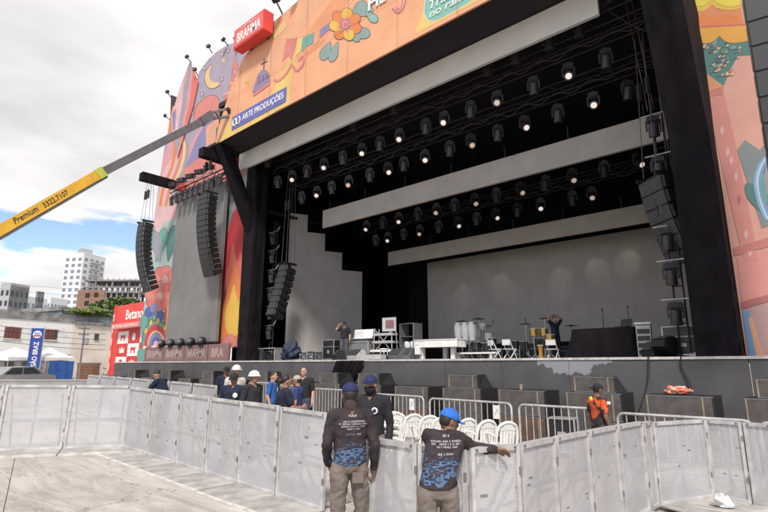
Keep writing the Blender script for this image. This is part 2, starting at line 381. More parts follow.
# ---------------------------------------------------------------- towers with struts
def tower(label, xa, xb, sx0, sx1, side):
    t = thing('stage_tower', label, 'tower', ((xa+xb)/2, 14.6, LIPZ), group='black clad stage towers')
    # cloth clad post: two visible faces with creases
    def face(u0, u1, n, rows, fix):
        vs = []; m = MB()
        for r_ in range(rows+1):
            z = LIPZ+.004+(HZ-LIPZ-.01)*r_/rows
            for i in range(n+1):
                a = u0+(u1-u0)*i/n
                zf = r_/rows; t_ = i/n
                j = 0.03*math.sin(t_*5+zf*4+side)+0.012*math.sin(t_*11-zf*9)
                if zf < .28: j += 0.05*(1-zf/.28)*math.sin(zf*85+t_*6+1.8*math.sin(t_*7))
                j += 0.012*math.sin(zf*60+t_*14)*max(0,math.sin(zf*9))
                if i in (0,n): j *= .3
                fw_d = max(0.0, (z-7.6)/(HZ-7.6))*1.95 if side > 0 else 0.0
                vs.append((a, fix-j-fw_d, z) if face.axis == 'x' else (fix+j, a-fw_d*(1-t_), z))
        fs = [(r_*(n+1)+i, r_*(n+1)+i+1, (r_+1)*(n+1)+i+1, (r_+1)*(n+1)+i) for r_ in range(rows) for i in range(n)]
        m.add(vs, fs); return m
    yb_ = 14.85 if side < 0 else 15.6
    face.axis = 'x'; face(xa, xb, 14, 60, 14.12).build('front_cloth', BLACKCLOTH, t, smooth=True, w=True)
    face.axis = 'y'; face(14.12, yb_, 10, 60, xb if side < 0 else xa).build('side_cloth', BLACKCLOTH, t, smooth=True, w=True)
    if side > 0: face(14.12, yb_, 10, 60, xb).build('side_cloth', BLACKCLOTH, t, smooth=True, w=True)
    MB().bx(xa+.08, xb-.08, 14.3, yb_-.1, LIPZ+.004, HZ+1.9).build('core', BLACK, t, w=True)
    # raking strut up to the front edge of the roof
    if side < 0: m = MB(); m.prism([(sx0, HY+.12, HZ-.02), (sx0, HY+.75, HZ-.02), (sx0, 14.7, 8.6), (sx0, 14.7, 7.3)], (sx1-sx0, 0, 0)); m.build('strut', BLACKCLOTH, t, w=True)
    if side < 0: MB().bar((xa, 14.2, 9.95), (xa+.2, 19, 9.95), .16).build('tie_beam', BLACK, t, w=True)
    return t
tower('left black clad tower beside the flame artwork with raking strut', -22.05, -21.2, -21.9, -21.4, -1)
tr_ = tower('right black cloth clad tower, wide and creased, next to pink artwork', -2.62, -1.74, -2.75, -1.95, 1)
# cross bracing ghosting through the right cloth
# ---------------------------------------------------------------- LED beams and screens
def ledbox(name, label, x0, x1, y, z0, z1, th=.12, mat=None):
    t = thing(name, label, 'LED screen', ((x0+x1)/2, y, z0))
    MB().bx(x0, x1, y, y+th, z0, z1).build('panel_face', mat or LED, t, w=True)
    for xx in np.arange(x0+.5, x1-.2, 2.5): MB().bx(xx-.02, xx+.02, y+th/2-.02, y+th/2+.02, z1+.002, z1+.5).build('hanger', BLACK, t, w=True)
    return t
ledbox('led_header', 'longest LED header strip, coloured as skylit, directly behind the orange fascia', -21.9, -3.85, 13.5, 11.64, 12.54, mat=pm('skylit header panel', (.66,.63,.60), .65, c2=(.58,.555,.53), scale=.8))  # extra skylight on the front strip is put into this lighter colour
ledbox('led_header', 'middle grey LED header strip between the two lamp fields', -19.3, -1.9, 17.0, 8.86, 9.8)
ledbox('led_header', 'rear dim LED header strip right above the back screen', -19.15, -1.9, 22.0, 7.58, 8.38)
bs = thing('back_screen', 'large dark LED wall closing the rear of the stage', 'LED screen', (-11, 24, LIPZ))
MB().bx(-17.8, -4.0, 24.0, 24.14, LIPZ+.9, 7.86).build('panel_face', LED, bs, w=True)
MB().bx(-17.7, -4.1, 24.02, 24.12, LIPZ+.004, LIPZ+.897).build('plinth', BLACKCLOTH, bs, w=True)
# stepped side screen
ss = thing('stepped_screen', 'tall LED side screen with staircase shaped top edge', 'LED screen', (-22, 17, LIPZ))
A_ = Vector((-22.0,17.0)); D_ = Vector((.4,.917))
tt = [0.0, 1.0, 2.05, 3.1, 4.35]
tops = []
for i, (u, v) in enumerate(((300,214),(317,233),(335,252),(352,271))):
    # height from the top edge of each step
    r = ray(u, v); q = A_ + D_*((tt[i]+tt[i+1])/2); d_ = math.hypot(q.x,q.y)/math.hypot(r.x,r.y); tops.append(CAMZ+r.z*d_)
for i in range(4):
    p = A_+D_*(tt[i]+.002); q = A_+D_*(tt[i+1]-.002); nrm = Vector((-D_.y, D_.x))*.12
    m = MB(); m.prism([(p.x,p.y,LIPZ+.01),(q.x,q.y,LIPZ+.01),(q.x,q.y,tops[i]),(p.x,p.y,tops[i])], (nrm.x,nrm.y,0)); m.build('panel_column', LED, ss, w=True)
# ---------------------------------------------------------------- roof trusses + moving head lamps
TRUSSM = pm('dull black truss tube', (.024,.021,.025), .5, .2); CABLE2 = pm('dark grey cable', (.05,.045,.045), .6)
def truss(label, y, z, x0, x1):
    t = thing('lighting_truss', label, 'truss', ((x0+x1)/2, y, z), group='lighting trusses under the roof')
    m = MB()
    for a in (-.2,.2):
        for b in (0,.4): m.cyl((x0, y+a, z+b), (x1, y+a, z+b), .03, n=5)
    m.build('chords', TRUSSM, t, w=True)
    m = MB(); n = int((x1-x0)/.8)
    for i in range(n):
        xa = x0+i*.8
        for a in (-.2,.2): m.cyl((xa, y+a, z if i%2 else z+.4), (xa+.8, y+a, z+.4 if i%2 else z), .018, n=4)
    m.build('lattice', TRUSSM, t, w=True)
    pts_ = [(xx, y-.26+.05*math.sin(xx*3), z+.02+(.0 if i_ % 2 else -.16-.1*random.random())) for i_, xx in enumerate(np.arange(x0+.3, x1-.2, .58))]
    MB().tube(crom(pts_,4,False), .016, 5).build('cable_loom', CABLE2, t, w=True)
    for xx in (x0+1.5, (x0+x1)/2, x1-1.5): MB().cyl((xx, y, z+.41), (xx, y, HZ+1.99), .015, n=4).build('hanging_chain', BLACK, t, w=True)
def lamp_proto(lit):
    t = bpy.data.objects.new('moving_head_lamp', None); COL.objects.link(t)
    body = pm('lamp housing', (0.06,0.055,0.062), 0.4, c2=(0.035,0.033,0.037), scale=12)
    MB().bx(-.17,.17,-.13,.13,-.16,0).build('base', body, t)
    m = MB(); m.box((0,0,.04), (.10,.05,.09)); m.build('clamp', GREYM, t)
    m = MB(); m.bx(-.22,-.17,-.05,.05,-.46,-.12).bx(.17,.22,-.05,.05,-.46,-.12).bx(-.22,.22,-.06,.06,-.20,-.162); m.build('yoke', body, t)
    tilt = R(-52 if lit else 12)
    M = Matrix.Rotation(tilt, 3, 'X')
    m = MB(); m.lathe([(.07,.22),(.13,.18),(.15,.05),(.15,-.12),(.165,-.2),(.16,-.25)], (0,0,-.40), 14, M); h = m.build('head', body, t, smooth=True)
    m = MB(); m.lathe([(.108,-.253),(.095,-.262)], (0,0,-.40), 14, M); m.build('lens', (LENS if lit == 1 else LENSDIM) if lit else DARKLENS, h)
    m = MB(); m.tube([(.05,0,.02),(.2,.05,-.1),(.15,.1,-.3)], .012, 5); m.build('cable', CABLE, t)
    return t
LAMPS = {k: lamp_proto(k) for k in (0,1,2)}
used = {0:False, 1:False, 2:False}
def lamp(lit, loc, rz, label, group):
    lit = int(lit); src = LAMPS[lit]
    o = copy_tree(src) if used[lit] else src
    used[lit] = True; o.scale = (.92,)*3
    o.location = loc; o.rotation_euler = (0,0,rz); tag(o, label, 'lamp', group)
    return o
FACE = R(34)     # lamps look out over the front and a little towards stage left
def lamprow(rowname, Y, pts, z, order):
    i = 0
    for (u, v, lit) in pts:
        p = atY(u, v, Y)
        if lit and random.random() < .35: lit = 2
        a = ORD[i]
        if lit: zz = z+0.62
        else: zz = z+0.62
        lamp(lit, (p.x, Y, zz), FACE+random.uniform(-.35,.35), f'{"glowing" if lit else "unlit"} moving head lamp, {a} from the left in the {rowname}', 'moving head lamps in the roof')
        i += 1
truss('black truss close behind the longest LED header', 14.3, 12.35, -20.5, -2.2)
lamprow('front lamp row', 14.3, [(254,166,0),(268,160,0),(354,128,0),(395,115,0),(488,75,0),(516,62,0),(550,53,0),(580,37,0)], 11.7, 0)
truss('black truss carrying the second lamp row', 15.0, 11.75, -21.0, -2.4)
lamprow('second lamp row', 15.0, [(278,183,0),(292,183,1),(307,176,0),(324,172,1),(343,166,0),(362,160,1),(380,152,0),(400,145,1),(426,134,0),(445,128,1),(471,118,0),(498,107,1),(534,92,0),(569,80,1),(606,62,0)], 10.78, 0)
truss('black truss carrying the third lamp row', 16.2, 11.1, -21.0, -2.4)
lamprow('third lamp row', 16.2, [(302,200,0),(317,198,1),(332,190,0),(349,188,1),(370,180,0),(388,178,1),(404,170,0),(425,163,1),(450,153,0),(471,151,1),(498,138,0),(525,132,1),(558,118,0),(594,108,1),(628,92,0)], 10.15, 0)
truss('black truss carrying the fourth lamp row', 19.5, 9.95, -21.0, -2.4)
lamprow('fourth lamp row', 19.5, [(367,232,1),(383,228,0),(399,226,1),(418,222,0),(437,217,1),(455,212,0),(475,206,1),(497,203,0),(521,197,1),(546,190,0),(573,184,1),(605,176,0),(639,168,1)], 8.98, 0)
truss('black truss carrying the rearmost lamp row', 21.4, 9.65, -21.0, -2.4)
lamprow('rearmost lamp row', 21.4, [(376,246,0),(388,243,1),(404,240,0),(420,237,1),(439,233,0),(458,229,1),(477,224,0),(496,220,1),(518,215,0),(541,210,1),(573,203,0),(592,197,1)], 8.72, 0)
# spots that fall on the screens from lit lamps
def spot(frm, to, e, ang):
    d = bpy.data.lights.new('lamp_beam', 'SPOT'); d.energy = e; d.spot_size = R(ang); d.spot_blend = 0.6; d.shadow_soft_size = .1; d.color = (1,.92,.85)
    o = bpy.data.objects.new('lamp_beam', d); COL.objects.link(o); o.location = frm
    o.rotation_euler = (Vector(frm)-Vector(to)).to_track_quat('Z','Y').to_euler()
for (u, v, fx) in ((502,285,-1.5),(560,282,1.0),(597,270,-1.2),(628,262,1.5),(462,300,1.0)):
    t = atY(u, v, 24.0); spot((t.x+fx*.3, 22.4, 7.5), t, 9, 36)
# ---------------------------------------------------------------- vertical lamp ladders on both wings
def ladder(label, x, y, z0, z1, zs, side, word):
    t = thing('lamp_ladder', label, 'truss', (x, y, LIPZ))
    m = MB(); m.cyl((x-.12,y,LIPZ+.005),(x-.12,y,z1),.028,n=6).cyl((x+.12,y,LIPZ+.005),(x+.12,y,z1),.028,n=6); m.build('uprights', BLACK, t, w=True)
    m = MB()
    for z in np.arange(LIPZ+.4, z1, .5): m.cyl((x-.12,y,z),(x+.12,y,z),.018,n=5)
    m.build('rungs', BLACK, t, w=True)
    for i, z in enumerate(zs):
        m = MB(); m.cyl((x-.42,y-.12,z+.1),(x+.32,y-.12,z+.1),.026,n=8).cyl((x+.3,y-.12,z+.1),(x+.36,y-.02,z+.34),.02,n=6); m.build('crossbar', STEEL, t, w=True)
        lamp(False, (x-.1, y-.12, z+.02), R(20)*side, f'moving head lamp, {ORD[i]} from the top on the {word} vertical ladder', 'moving head lamps on ladders')
ladder('dark ladder truss of lamps inside the right tower', -3.1, 15.5, 0, 9.6, [8.95,7.7,6.6,5.6,4.62,3.55], 1, 'right')
ladder('dark ladder truss of lamps beside the left tower', -21.75, 15.9, 0, 9.4, [8.75,7.75,6.7,5.75,4.8,3.8], -1, 'left')
m = MB(); 
for dx in (-.05,.12): m.cyl((-3.3+dx,15.6,9.3),(-3.6+dx,15.5,13.9),.012,n=4)
o = m.build('slack_cable', pm('tan rope', (.25,.17,.09), .8), None); tag(o, 'tan ropes hanging down to the right lamp ladder', 'rope')
m = MB(); m.tube(crom([(-4.9,13.2,13.6),(-4.2,13.8,12.6),(-3.4,14.2,11.6),(-2.9,14.4,11.1)],5,False), .014, 5); o = m.build('slack_cable', CABLE); tag(o, 'black cable sagging under the roof by the right tower', 'cable')
# ---------------------------------------------------------------- line arrays
def line_array(label, n, w_, h_, d_, top, rz, curve, name='line_array', hang=None, back=False, facemat=None):
    t = thing(name, label, 'loudspeaker', top, rz, 'hanging line array loudspeakers')
    fm = facemat or pm('speaker grille', (0.040,0.040,0.043), 0.6, c2=(0.026,0.026,0.028), scale=30)
    cb = pm('speaker cabinet paint', (0.016,0.015,0.017), 0.6, c2=(0.010,0.010,0.011), scale=10)
    y, z, a = 0.0, -0.12, 0.0
    m = MB(); m.bx(-w_*.45,-w_*.45+.06,-.1,d_,-.11,0).bx(w_*.45-.06,w_*.45,-.1,d_,-.11,0).bx(-w_*.45,w_*.45,.1,.18,-.08,-.02); m.build('fly_frame', BLACK, t)
    for i in range(n):
        a = curve(i/(n-1)) if n > 1 else 0
        M = Matrix.Rotation(a, 3, 'X')
        def P(p): return Vector((0,y,z)) + M @ Vector(p)
        b = MB(); vs = [P(p) for p in ((-w_/2,0,-h_),(w_/2,0,-h_),(w_/2*.9,d_,-h_*.86),(-w_/2*.9,d_,-h_*.86),(-w_/2,0,0),(w_/2,0,0),(w_/2*.9,d_,-h_*.14),(-w_/2*.9,d_,-h_*.14))]
        b.add(vs, [(0,3,2,1),(4,5,6,7),(1,2,6,5),(2,3,7,6),(3,0,4,7),(0,1,5,4)]); cab = b.build('cabinet', cb, t)
        g = MB(); g.add([P(p) for p in ((-w_/2+.02,-.015,-h_+.02),(w_/2-.02,-.015,-h_+.02),(w_/2-.02,-.015,-.02),(-w_/2+.02,-.015,-.02),(-w_/2+.02,.01,-h_+.02),(w_/2-.02,.01,-h_+.02),(w_/2-.02,.01,-.02),(-w_/2+.02,.01,-.02))],
            [(0,1,2,3),(0,4,5,1),(1,5,6,2),(2,6,7,3),(3,7,4,0)]); g.build('grille', fm, cab)
        if i < 14:
            for sx in (-1,1): MB().box(P((sx*(w_/2+.006), .06, -h_/2)), (.014,.07,h_*.8), M).build('rigging_plate', WOODSTRIP if fm.name.startswith('sunlit') else GREYM, cab)
        q = P((0,0,-h_-.006)); y, z = q.y, q.z
    if hang:
        for sx in (-.3,.3):
            MB().cyl((sx*w_, .05, 0), (sx*w_*.6, .2, hang), .012, n=4).build('hoist_chain', GREYM, t); MB().cyl((sx*w_, d_*.9, 0), (sx*w_*.6, d_*.7, hang), .012, n=4).build('hoist_chain', GREYM, t)
            MB().cyl((sx*w_*.7, .16, hang*.55), (sx*w_*.68, .17, hang*.55+.5), .09, n=8).build('hoist_motor', BLACK, t)
    return t
# far left array and the beam it hangs from
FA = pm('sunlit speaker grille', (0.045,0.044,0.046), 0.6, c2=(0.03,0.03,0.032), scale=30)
line_array('outermost black hanging line array in front of the flower artwork', 14, .95, .30, .6, (-30.6, 12.5, 10.45), R(-4), lambda t: R(-5)+R(30)*t, hang=2.6)
line_array('black hanging line array in front of the grey side screen', 15, .95, .295, .62, (-24.45, 13.05, 11.0), R(2), lambda t: R(-4)+R(26)*t, hang=2.3)
line_array('huge black line array cut by the right picture edge', 11, 1.4, .5, .9, (0.18, 11.2, 11.0), R(8), lambda t: R(-3)+R(14)*t, hang=2.5, facemat=FA)
line_array('side fill array hanging in the left wing of the stage', 8, .5, .33, .75, (-20.3, 15.35, 6.95), R(8), lambda t: R(-14)-R(6)*t, name='side_fill', hang=5.0)
line_array('side fill array hanging in the right wing of the stage', 6, .95, .42, .6, (-3.45, 15.25, 7.2), R(-40), lambda t: R(8)+R(16)*t, name='side_fill', hang=4.5, facemat=pm('grey speaker face', (.085,.085,.09), .5, c2=(.05,.05,.055), scale=20))
# ================================================================== PRINTED SCENERY
def pr(r, g, b, k=0.78):
    c = tuple(x*k*.84+.035 for x in srgb(r,g,b)); return pm(f'print {r} {g} {b}', c, 0.7, c2=tuple(x*.88 for x in c), scale=1.1, detail=8, bump=0.16, bscale=1.7)
INK = pr(92,78,92)
class Art:
    def __init__(s, parent, Y): s.p = parent; s.Y = Y; s.n = 0
    def poly(s, pts, col, layer=1, outline=None, name='print_shape', sm=0, grow=None):
        if sm: pts = crom(pts, sm)
        y = s.Y-0.004*layer-0.0001*(s.n % 17); s.n += 1
        if outline:
            cx = sum(p[0] for p in pts)/len(pts); cy = sum(p[1] for p in pts)/len(pts)
            g = (grow or 0.9)*.6
            q = []
            for p in pts:
                d = math.hypot(p[0]-cx, p[1]-cy) or 1; q.append((p[0]+(p[0]-cx)/d*g, p[1]+(p[1]-cy)/d*g))
            MB().prism([atY(a,b,y+.002) for a,b in q], (0,.0012,0)).build('print_outline', outline, s.p, w=True)
        return MB().prism([atY(a,b,y) for a,b in pts], (0,.0015,0)).build(name, col, s.p, w=True)
    def ell(s, cx, cy, rx, ry, rot, col, layer=1, outline=None, n=16):
        a = R(rot); pts = []
        for i in range(n):
            t = 2*math.pi*i/n; x = rx*math.cos(t); y = ry*math.sin(t); pts.append((cx+x*math.cos(a)-y*math.sin(a), cy+x*math.sin(a)+y*math.cos(a)))
        return s.poly(pts, col, layer, outline)
    def petal(s, cx, cy, ang, ln, wd, col, layer=1, outline=None):
        a = R(ang); d = (math.cos(a), math.sin(a)); q = (-d[1], d[0])
        pts = [(cx,cy)]+[(cx+d[0]*ln*t+q[0]*wd*k, cy+d[1]*ln*t+q[1]*wd*k) for t,k in ((.35,.7),(.7,1),(.95,.6),(1.03,0),(.95,-.6),(.7,-1),(.35,-.7))]
        return s.poly(pts, col, layer, outline, sm=3)
    def stroke(s, pts, wd, col, layer=2):
        P = crom(pts, 6, False); L_, R_ = [], []
        for i, p in enumerate(P):
            a = P[max(0,i-1)]; b = P[min(len(P)-1,i+1)]; dx, dy = b[0]-a[0], b[1]-a[1]; d = math.hypot(dx,dy) or 1
            w_ = wd*(0.5 if not isinstance(wd,(list,tuple)) else 1)
            L_.append((p[0]-dy/d*w_, p[1]+dx/d*w_)); R_.append((p[0]+dy/d*w_, p[1]-dx/d*w_))
        return s.poly(L_+R_[::-1], col, layer)
# ---------------------------------------------------------------- left wing
FY = 15.0
fl = thing('left_scenery_wall', 'tall printed festival scenery wall with moon, church, kite and flames left of the stage', 'scenery wall', (-28, FY, LIPZ))
A = Art(fl, FY)
LIL = pr(186,172,190); PINK = pr(235,165,172); SALM = pr(238,140,128); CORAL = pr(240,118,100); TEAL = pr(110,178,165); TEALD = pr(70,135,130)
PEACH = pr(248,178,140); ORA = pr(250,140,60); YEL = pr(252,200,70); LAV = pr(150,140,190); REDA = pr(228,50,62); BLUE = pr(70,100,180); PALEP = pr(244,196,196); GREYL = pr(170,165,178); CREAM = pr(250,215,150)
outl = [(170,120),(176,108),(186,96),(196,84),(199,72),(206,62),(216,52),(227,45),(240,41),(252,42),(262,50),(264,75),(262,100),(256,150),(252,200),(252,345),(143,346),(140,330),(143,313),(146,295),(149,272),(151,240),(158,190),(164,150)]
MB().prism([atY(a,b,FY) for a,b in outl], (0,.12,0)).build('wall_board', LIL, fl, w=True)
# dark return side of the board
side = [(171,95),(170,120),(164,150),(158,190),(151,240),(145,268)]
m = MB(); S = [atY(a,b,FY+.02) for a,b in side]
for i in range(len(S)-1):
    p, q = S[i], S[i+1]; m.prism([p, q, q+Vector((0,2.2,0)), p+Vector((0,2.2,0))], (.05,0,0))
m.build('side_return', pm('dark plum lining', (0.05,0.04,0.055), .8), fl, w=True)
m = MB()
for zz in (4,8,12,16,19): m.bar((-33,FY+.15,zz), (-22.5,FY+.15,zz), .06)
for xx in (-32,-29,-26,-23): m.bar((xx,FY+.2,LIPZ), (xx,FY+.2,18), .06)
m.build('rear_scaffold', GREYM, fl, w=True)
# lower-mid areas
A.poly([(163,158),(170,140),(188,148),(200,128),(222,112),(240,108),(256,104),(256,150),(252,240),(218,240),(190,260),(150,255),(154,225)], PINK, 1)
A.poly([(160,185),(170,160),(182,165),(176,210),(165,255),(150,262),(152,235)], PALEP, 2, sm=3)
A.poly([(196,140),(206,122),(217,112),(222,114),(222,140),(210,160),(200,172),(186,185),(180,180)], LAV, 2)
A.poly([(183,170),(196,160),(214,150),(232,140),(232,185),(200,190),(183,192)], SALM, 2)
A.poly([(206,127),(226,112),(229,128),(216,146),(206,150)], PEACH, 3)
for i in range(3): A.poly([(216+i*5,128-i*2),(219+i*5,126-i*2),(218.5+i*5,148-i*3),(215.5+i*5,150-i*3)], TEALD, 4, INK, grow=.4)
# swirling ribbons on the left edge
for k, (c_, o_) in enumerate(((ORA,0),(PALEP,3.2),(SALM,6.4),(CREAM,9.4),(GREYL,12.2))):
    A.stroke([(174+o_,106),(170+o_,128),(175+o_,146),(172+o_,166),(164+o_,186),(160+o_*.9,206)], 2.7, c_, 3)
# kite
K = [(190,61),(198,82),(193,106),(184,136),(177,158),(174,140),(171,118),(178,93)]
MB().prism([atY(a,b,FY-.09) for a,b in K], (0,.04,0)).build('kite_board', PINK, fl, w=True)
A2 = Art(fl, FY-.09)
A2.poly([(190,61),(192,64),(186,100),(180,140),(177,155),(174,140),(180,105)], GREYL, 1)
A2.poly([(193,66),(198,82),(193,106),(184,136),(178,156),(183,130),(190,100)], CORAL, 1)
A2.poly([(178,93),(184,80),(182,104),(176,140),(174,138),(171,118)], PALEP, 1)
A2.poly([(172,114),(176,108),(175,130),(173,130)], LAV, 2)
# moon and stars
mo = [(212,64),(206,72),(205,80),(208,87),(214,88),(220,84),(218,82),(213,82),(210,78),(210,71)]
A.poly(mo, CREAM, 3, INK, sm=4)
for (x_, y_) in ((222,54),(228,51),(243,60),(204,68),(222,79),(202,94),(192,113),(250,74)): A.ell(x_, y_, 1.1, 2.0, 20, PALEP, 3, INK, 10)
def star(Ax, x_, y_, r_, col, ly=3):
    pts = []
    for i in range(12):
        rr = r_ if i % 2 == 0 else r_*.35; t = math.pi*i/6; pts.append((x_+rr*math.cos(t), y_+rr*math.sin(t)))
    Ax.poly(pts, col, ly)
star(A, 223.5, 60.5, 3.4, CREAM)
# brick dome
A.poly([(194,118),(196,108),(203,99),(212,95),(218,98),(220,106),(220,112),(206,120),(196,126)], SALM, 2, INK, sm=3)
# church tower
A.poly([(224,110),(224,93),(229,90),(229,82),(231.5,79),(232,68),(234,60),(235,54),(236,60),(238.5,68),(239,78),(242,81),(242,88),(244,92),(243,107)], SALM, 3, INK, grow=.6)
for (x_, y_) in ((233,102),(234.5,84),(235,72)): A.ell(x_, y_, 1.8, 3.4, 0, PINK, 4, INK, 10)
A.poly([(223,93.5),(244.5,86),(244.5,88),(223,95.5)], PALEP, 4); A.poly([(229,83),(242,79),(242,80.5),(229,84.5)], PALEP, 4)
A.poly([(234.6,54),(235.4,54),(235.4,48),(234.6,48)], SALM, 4); A.poly([(233.2,50.5),(236.8,50),(236.8,51),(233.2,51.5)], SALM, 4)
# upper right of the screen: pale leaves
A.poly([(222,185),(240,178),(252,174),(252,245),(240,250),(222,230)], pr(196,214,214), 3)
for i in range(3): A.petal(240, 240, -118+i*20, 40, 5, (TEAL,GREYL,TEALD)[i], 4, INK)
# flames
A.poly([(216,348),(217,290),(220,262),(226,240),(232,214),(238,206),(246,228),(251,250),(251.5,347)], REDA, 5)
A.poly([(218,345),(219,318),(222,292),(229,262),(233,243),(237,262),(241,252),(244,272),(248,250),(251,290),(247,334),(240,346)], CORAL, 6, sm=3)
A.poly([(221,340),(221,318),(226,296),(231,280),(235,262),(239,280),(244,272),(248,302),(246,330),(238,342),(228,342)], ORA, 7, sm=3)
A.poly([(226,330),(225,312),(230,298),(234,284),(237,298),(241,302),(244,298),(244,318),(240,332),(233,336)], YEL, 8, sm=3)
A.poly([(219,346),(224,338),(232,334),(236,339),(238,346),(233,347),(231,341),(226,347)], SALM, 9, INK, grow=.5)
# flower bed at the foot
A.poly([(143,346),(140,330),(143,313),(146,295),(149,272),(156,238),(164,222),(176,218),(176,346)], pr(188,206,204), 3)
for (x_, y_, an, l_, w_, c_) in ((147,345,-95,30,5,TEAL),(148,326,-75,28,4,TEALD),(150,320,-70,40,5,TEAL),(156,262,-75,34,5,TEAL),(160,262,-100,30,5,GREYL),(168,262,-80,36,5,TEALD),(152,250,-95,28,4,TEAL)): A.petal(x_, y_, an, l_, w_, c_, 4, INK)
for (fx, fy, r_) in ((160,296,15),(165,279,13)):
    for i in range(8): A.petal(fx, fy, i*45+10, r_, r_*.36, CORAL if i%2 else SALM, 5 if fy < 290 else 6, INK)
    A.ell(fx, fy, 3, 4, 0, PALEP, 7)
for r_, c_ in ((21,TEALD),(19,TEAL),(16.5,REDA),(12,CREAM),(10.5,LAV),(7,BLUE),(4,PALEP)):
    A.poly([(156-r_*.72*math.cos(t), 346-r_*1.3*math.sin(t)) for t in np.linspace(0,math.pi,16)], c_, 7.2+(21-r_)*.25)
for (x_, y_) in ((146,331),(151,323),(158,321),(165,328)): A.ell(x_, y_, 1.6, 3, 10, YEL, 13, None, 8)
for (x_,y_,c_) in ((149,312,BLUE),(154,308,LAV),(160,316,BLUE)): A.ell(x_, y_, 4, 5, 20, c_, 6, INK)
A.poly([(163,335),(166,300),(170,280),(172,310),(170,340)], REDA, 6, sm=3); A.poly([(165,338),(167,312),(170,300),(171,322)], YEL, 7, sm=3)
m = MB(); m.prism([atY(a,b,FY-.3) for a,b in crom([(138,361),(137,354),(139,349),(143,349),(144.5,354),(144,361),(141,363.5)],4)], (0,.1,0)); m.build('leaf_board', TEAL, fl, w=True)
# side screen and its truss
sc = thing('side_screen', 'tall blank grey LED side screen on the left scenery wall', 'LED screen', (-26.5, 14.6, 3.2))
a_ = atY(164.5,343.5,14.55); b_ = atY(215,341,14.55); c_ = atY(228,181,14.55); d_ = atY(180,200,14.55)
X0 = (a_.x+d_.x)/2; X1 = (b_.x+c_.x)/2; Z0 = 3.15; Z1 = (c_.z+d_.z)/2
MB().bx(X0, X1, 14.5, 14.68, Z0, Z1).build('panel_face', pm('outdoor LED face', (.20,.19,.185), .6, c2=(.17,.163,.158), scale=1.2), sc, w=True)
MB().bx(X0-.05, X1+.05, 14.52, 14.66, Z0-.1, Z0-.003).build('bottom_rail', BLACK, sc, w=True)
st = thing('screen_truss', 'black truss with lamps on top of the grey side screen', 'truss', ((X0+X1)/2, 14.4, Z1))
m = MB()
for yy in (14.1,14.45):
    for zz in (Z1+.12, Z1+.5): m.cyl((X0-.3,yy,zz),(X1+1.2,yy,zz),.04,n=6)
m.build('chords', BLACK, st, w=True); m = MB()
for i in range(14):
    xa = X0-.3+i*.55; m.cyl((xa,14.1,Z1+(.12 if i%2 else .5)),(xa+.55,14.1,Z1+(.5 if i%2 else .12)),.025,n=4).cyl((xa,14.1,Z1+.12),(xa,14.45,Z1+.5),.025,n=4)
m.build('lattice', BLACK, st, w=True)
for i in range(10):
    lamp(False, (X0+.2+i*.62, 14.0, Z1+.1), R(-10)+i*.1, f'small dark lamp, {ORD[i]} from the left under the side screen truss', 'lamps on the side screen truss').scale = (.8,.8,.8)
m = MB()
for i in range(5):
    p = Vector((X0+.5+i*1.05, 13.9, Z1+.5)); o = thing('flood_lamp', f'black flood lamp on a bracket, {ORD[i]} from the left above the side screen', 'lamp', p, R(20), 'flood lamps above the side screen')
    MB().box((0,0,.35),(.55,.3,.26), Matrix.Rotation(R(12),3,'X')).build('housing', BLACK, o); MB().box((0,-.17,.31),(.48,.02,.2), Matrix.Rotation(R(12),3,'X')).build('glass', DARKLENS, o)
    MB().bar((-.26,0,0),(-.26,0,.4),.04).bar((.26,0,0),(.26,0,.4),.04).bar((-.3,0,.0),(.3,0,.0),.04).build('bracket', GREYM, o)
# forward beams that carry the arrays
for i,(x_, z_, y0_, lb) in enumerate(((-30.6,13.2,12.2,'black cylinder shaped beam jutting forward above the outermost line array'),(-24.4,13.15,12.7,'black beam jutting forward above the array at the side screen'))):
    b = thing('outrigger_beam', lb, 'beam', (x_, 15, z_))
    MB().bar((x_,14.3,z_),(x_,y0_,z_),.5).build('cloth_sleeve', BLACKCLOTH, b, w=True); MB().bar((x_,14.9,z_),(x_,14.302,z_),.52).build('red_collar', RED, b, w=True)
# five round lamps at the screen foot
for i in range(5):
    p = Vector((X0-.1+1.15*i+.3, 14.2, 2.95)); o = thing('ball_lamp', f'round black lamp with glinting lens, {ORD[i]} from the left below the side screen', 'lamp', p, R(25), 'round lamps at the foot of the side screen')
    MB().ell((0,0,.22),(.22,.22,.24)).build('body', BLACK, o, smooth=True); MB().lathe([(.11,0),(.07,.04)],(0,-.19,.26),12,Matrix.Rotation(R(80),3,'X')).build('lens', GREYM, o, smooth=True); MB().bx(-.15,.15,-.12,.12,-.06,.03).build('base', BLACK, o)
# beer sign strip
sg = thing('sign_strip', 'long dusky pink sign strip with repeated pale lettering under the side screen', 'sign', (-27, 14.25, LIPZ))
s0 = atY(143.5,362,14.2).x; s1 = atY(228,360,14.2).x
MB().bx(s0, s1, 14.2, 14.32, LIPZ+.01, LIPZ+.86).build('board', pm('dusky sign board', (.23,.13,.125), .6), sg, w=True)
wl = (s1-s0)
for i in range(4):
    wd = wl*.195 if i < 3 else wl*.12
    textmesh('BRAHMA' if i < 3 else 'BRA', 'lettering', pm('faded gold lettering', (.42,.33,.28), .6), sg, (s0+wl*(.045+.262*i), 14.197, LIPZ+.2), (1,0,0), (0,0,1), .46, wd, .004, bold=.02)
for i in range(1,4): MB().bx(s0+wl*(.262*i+.005)-.03, s0+wl*(.262*i+.005)+.03, 14.18, 14.2, LIPZ+.01, LIPZ+.86).build('joint_strip', pm('darker sign joint', (.16,.08,.08), .6), sg, w=True)
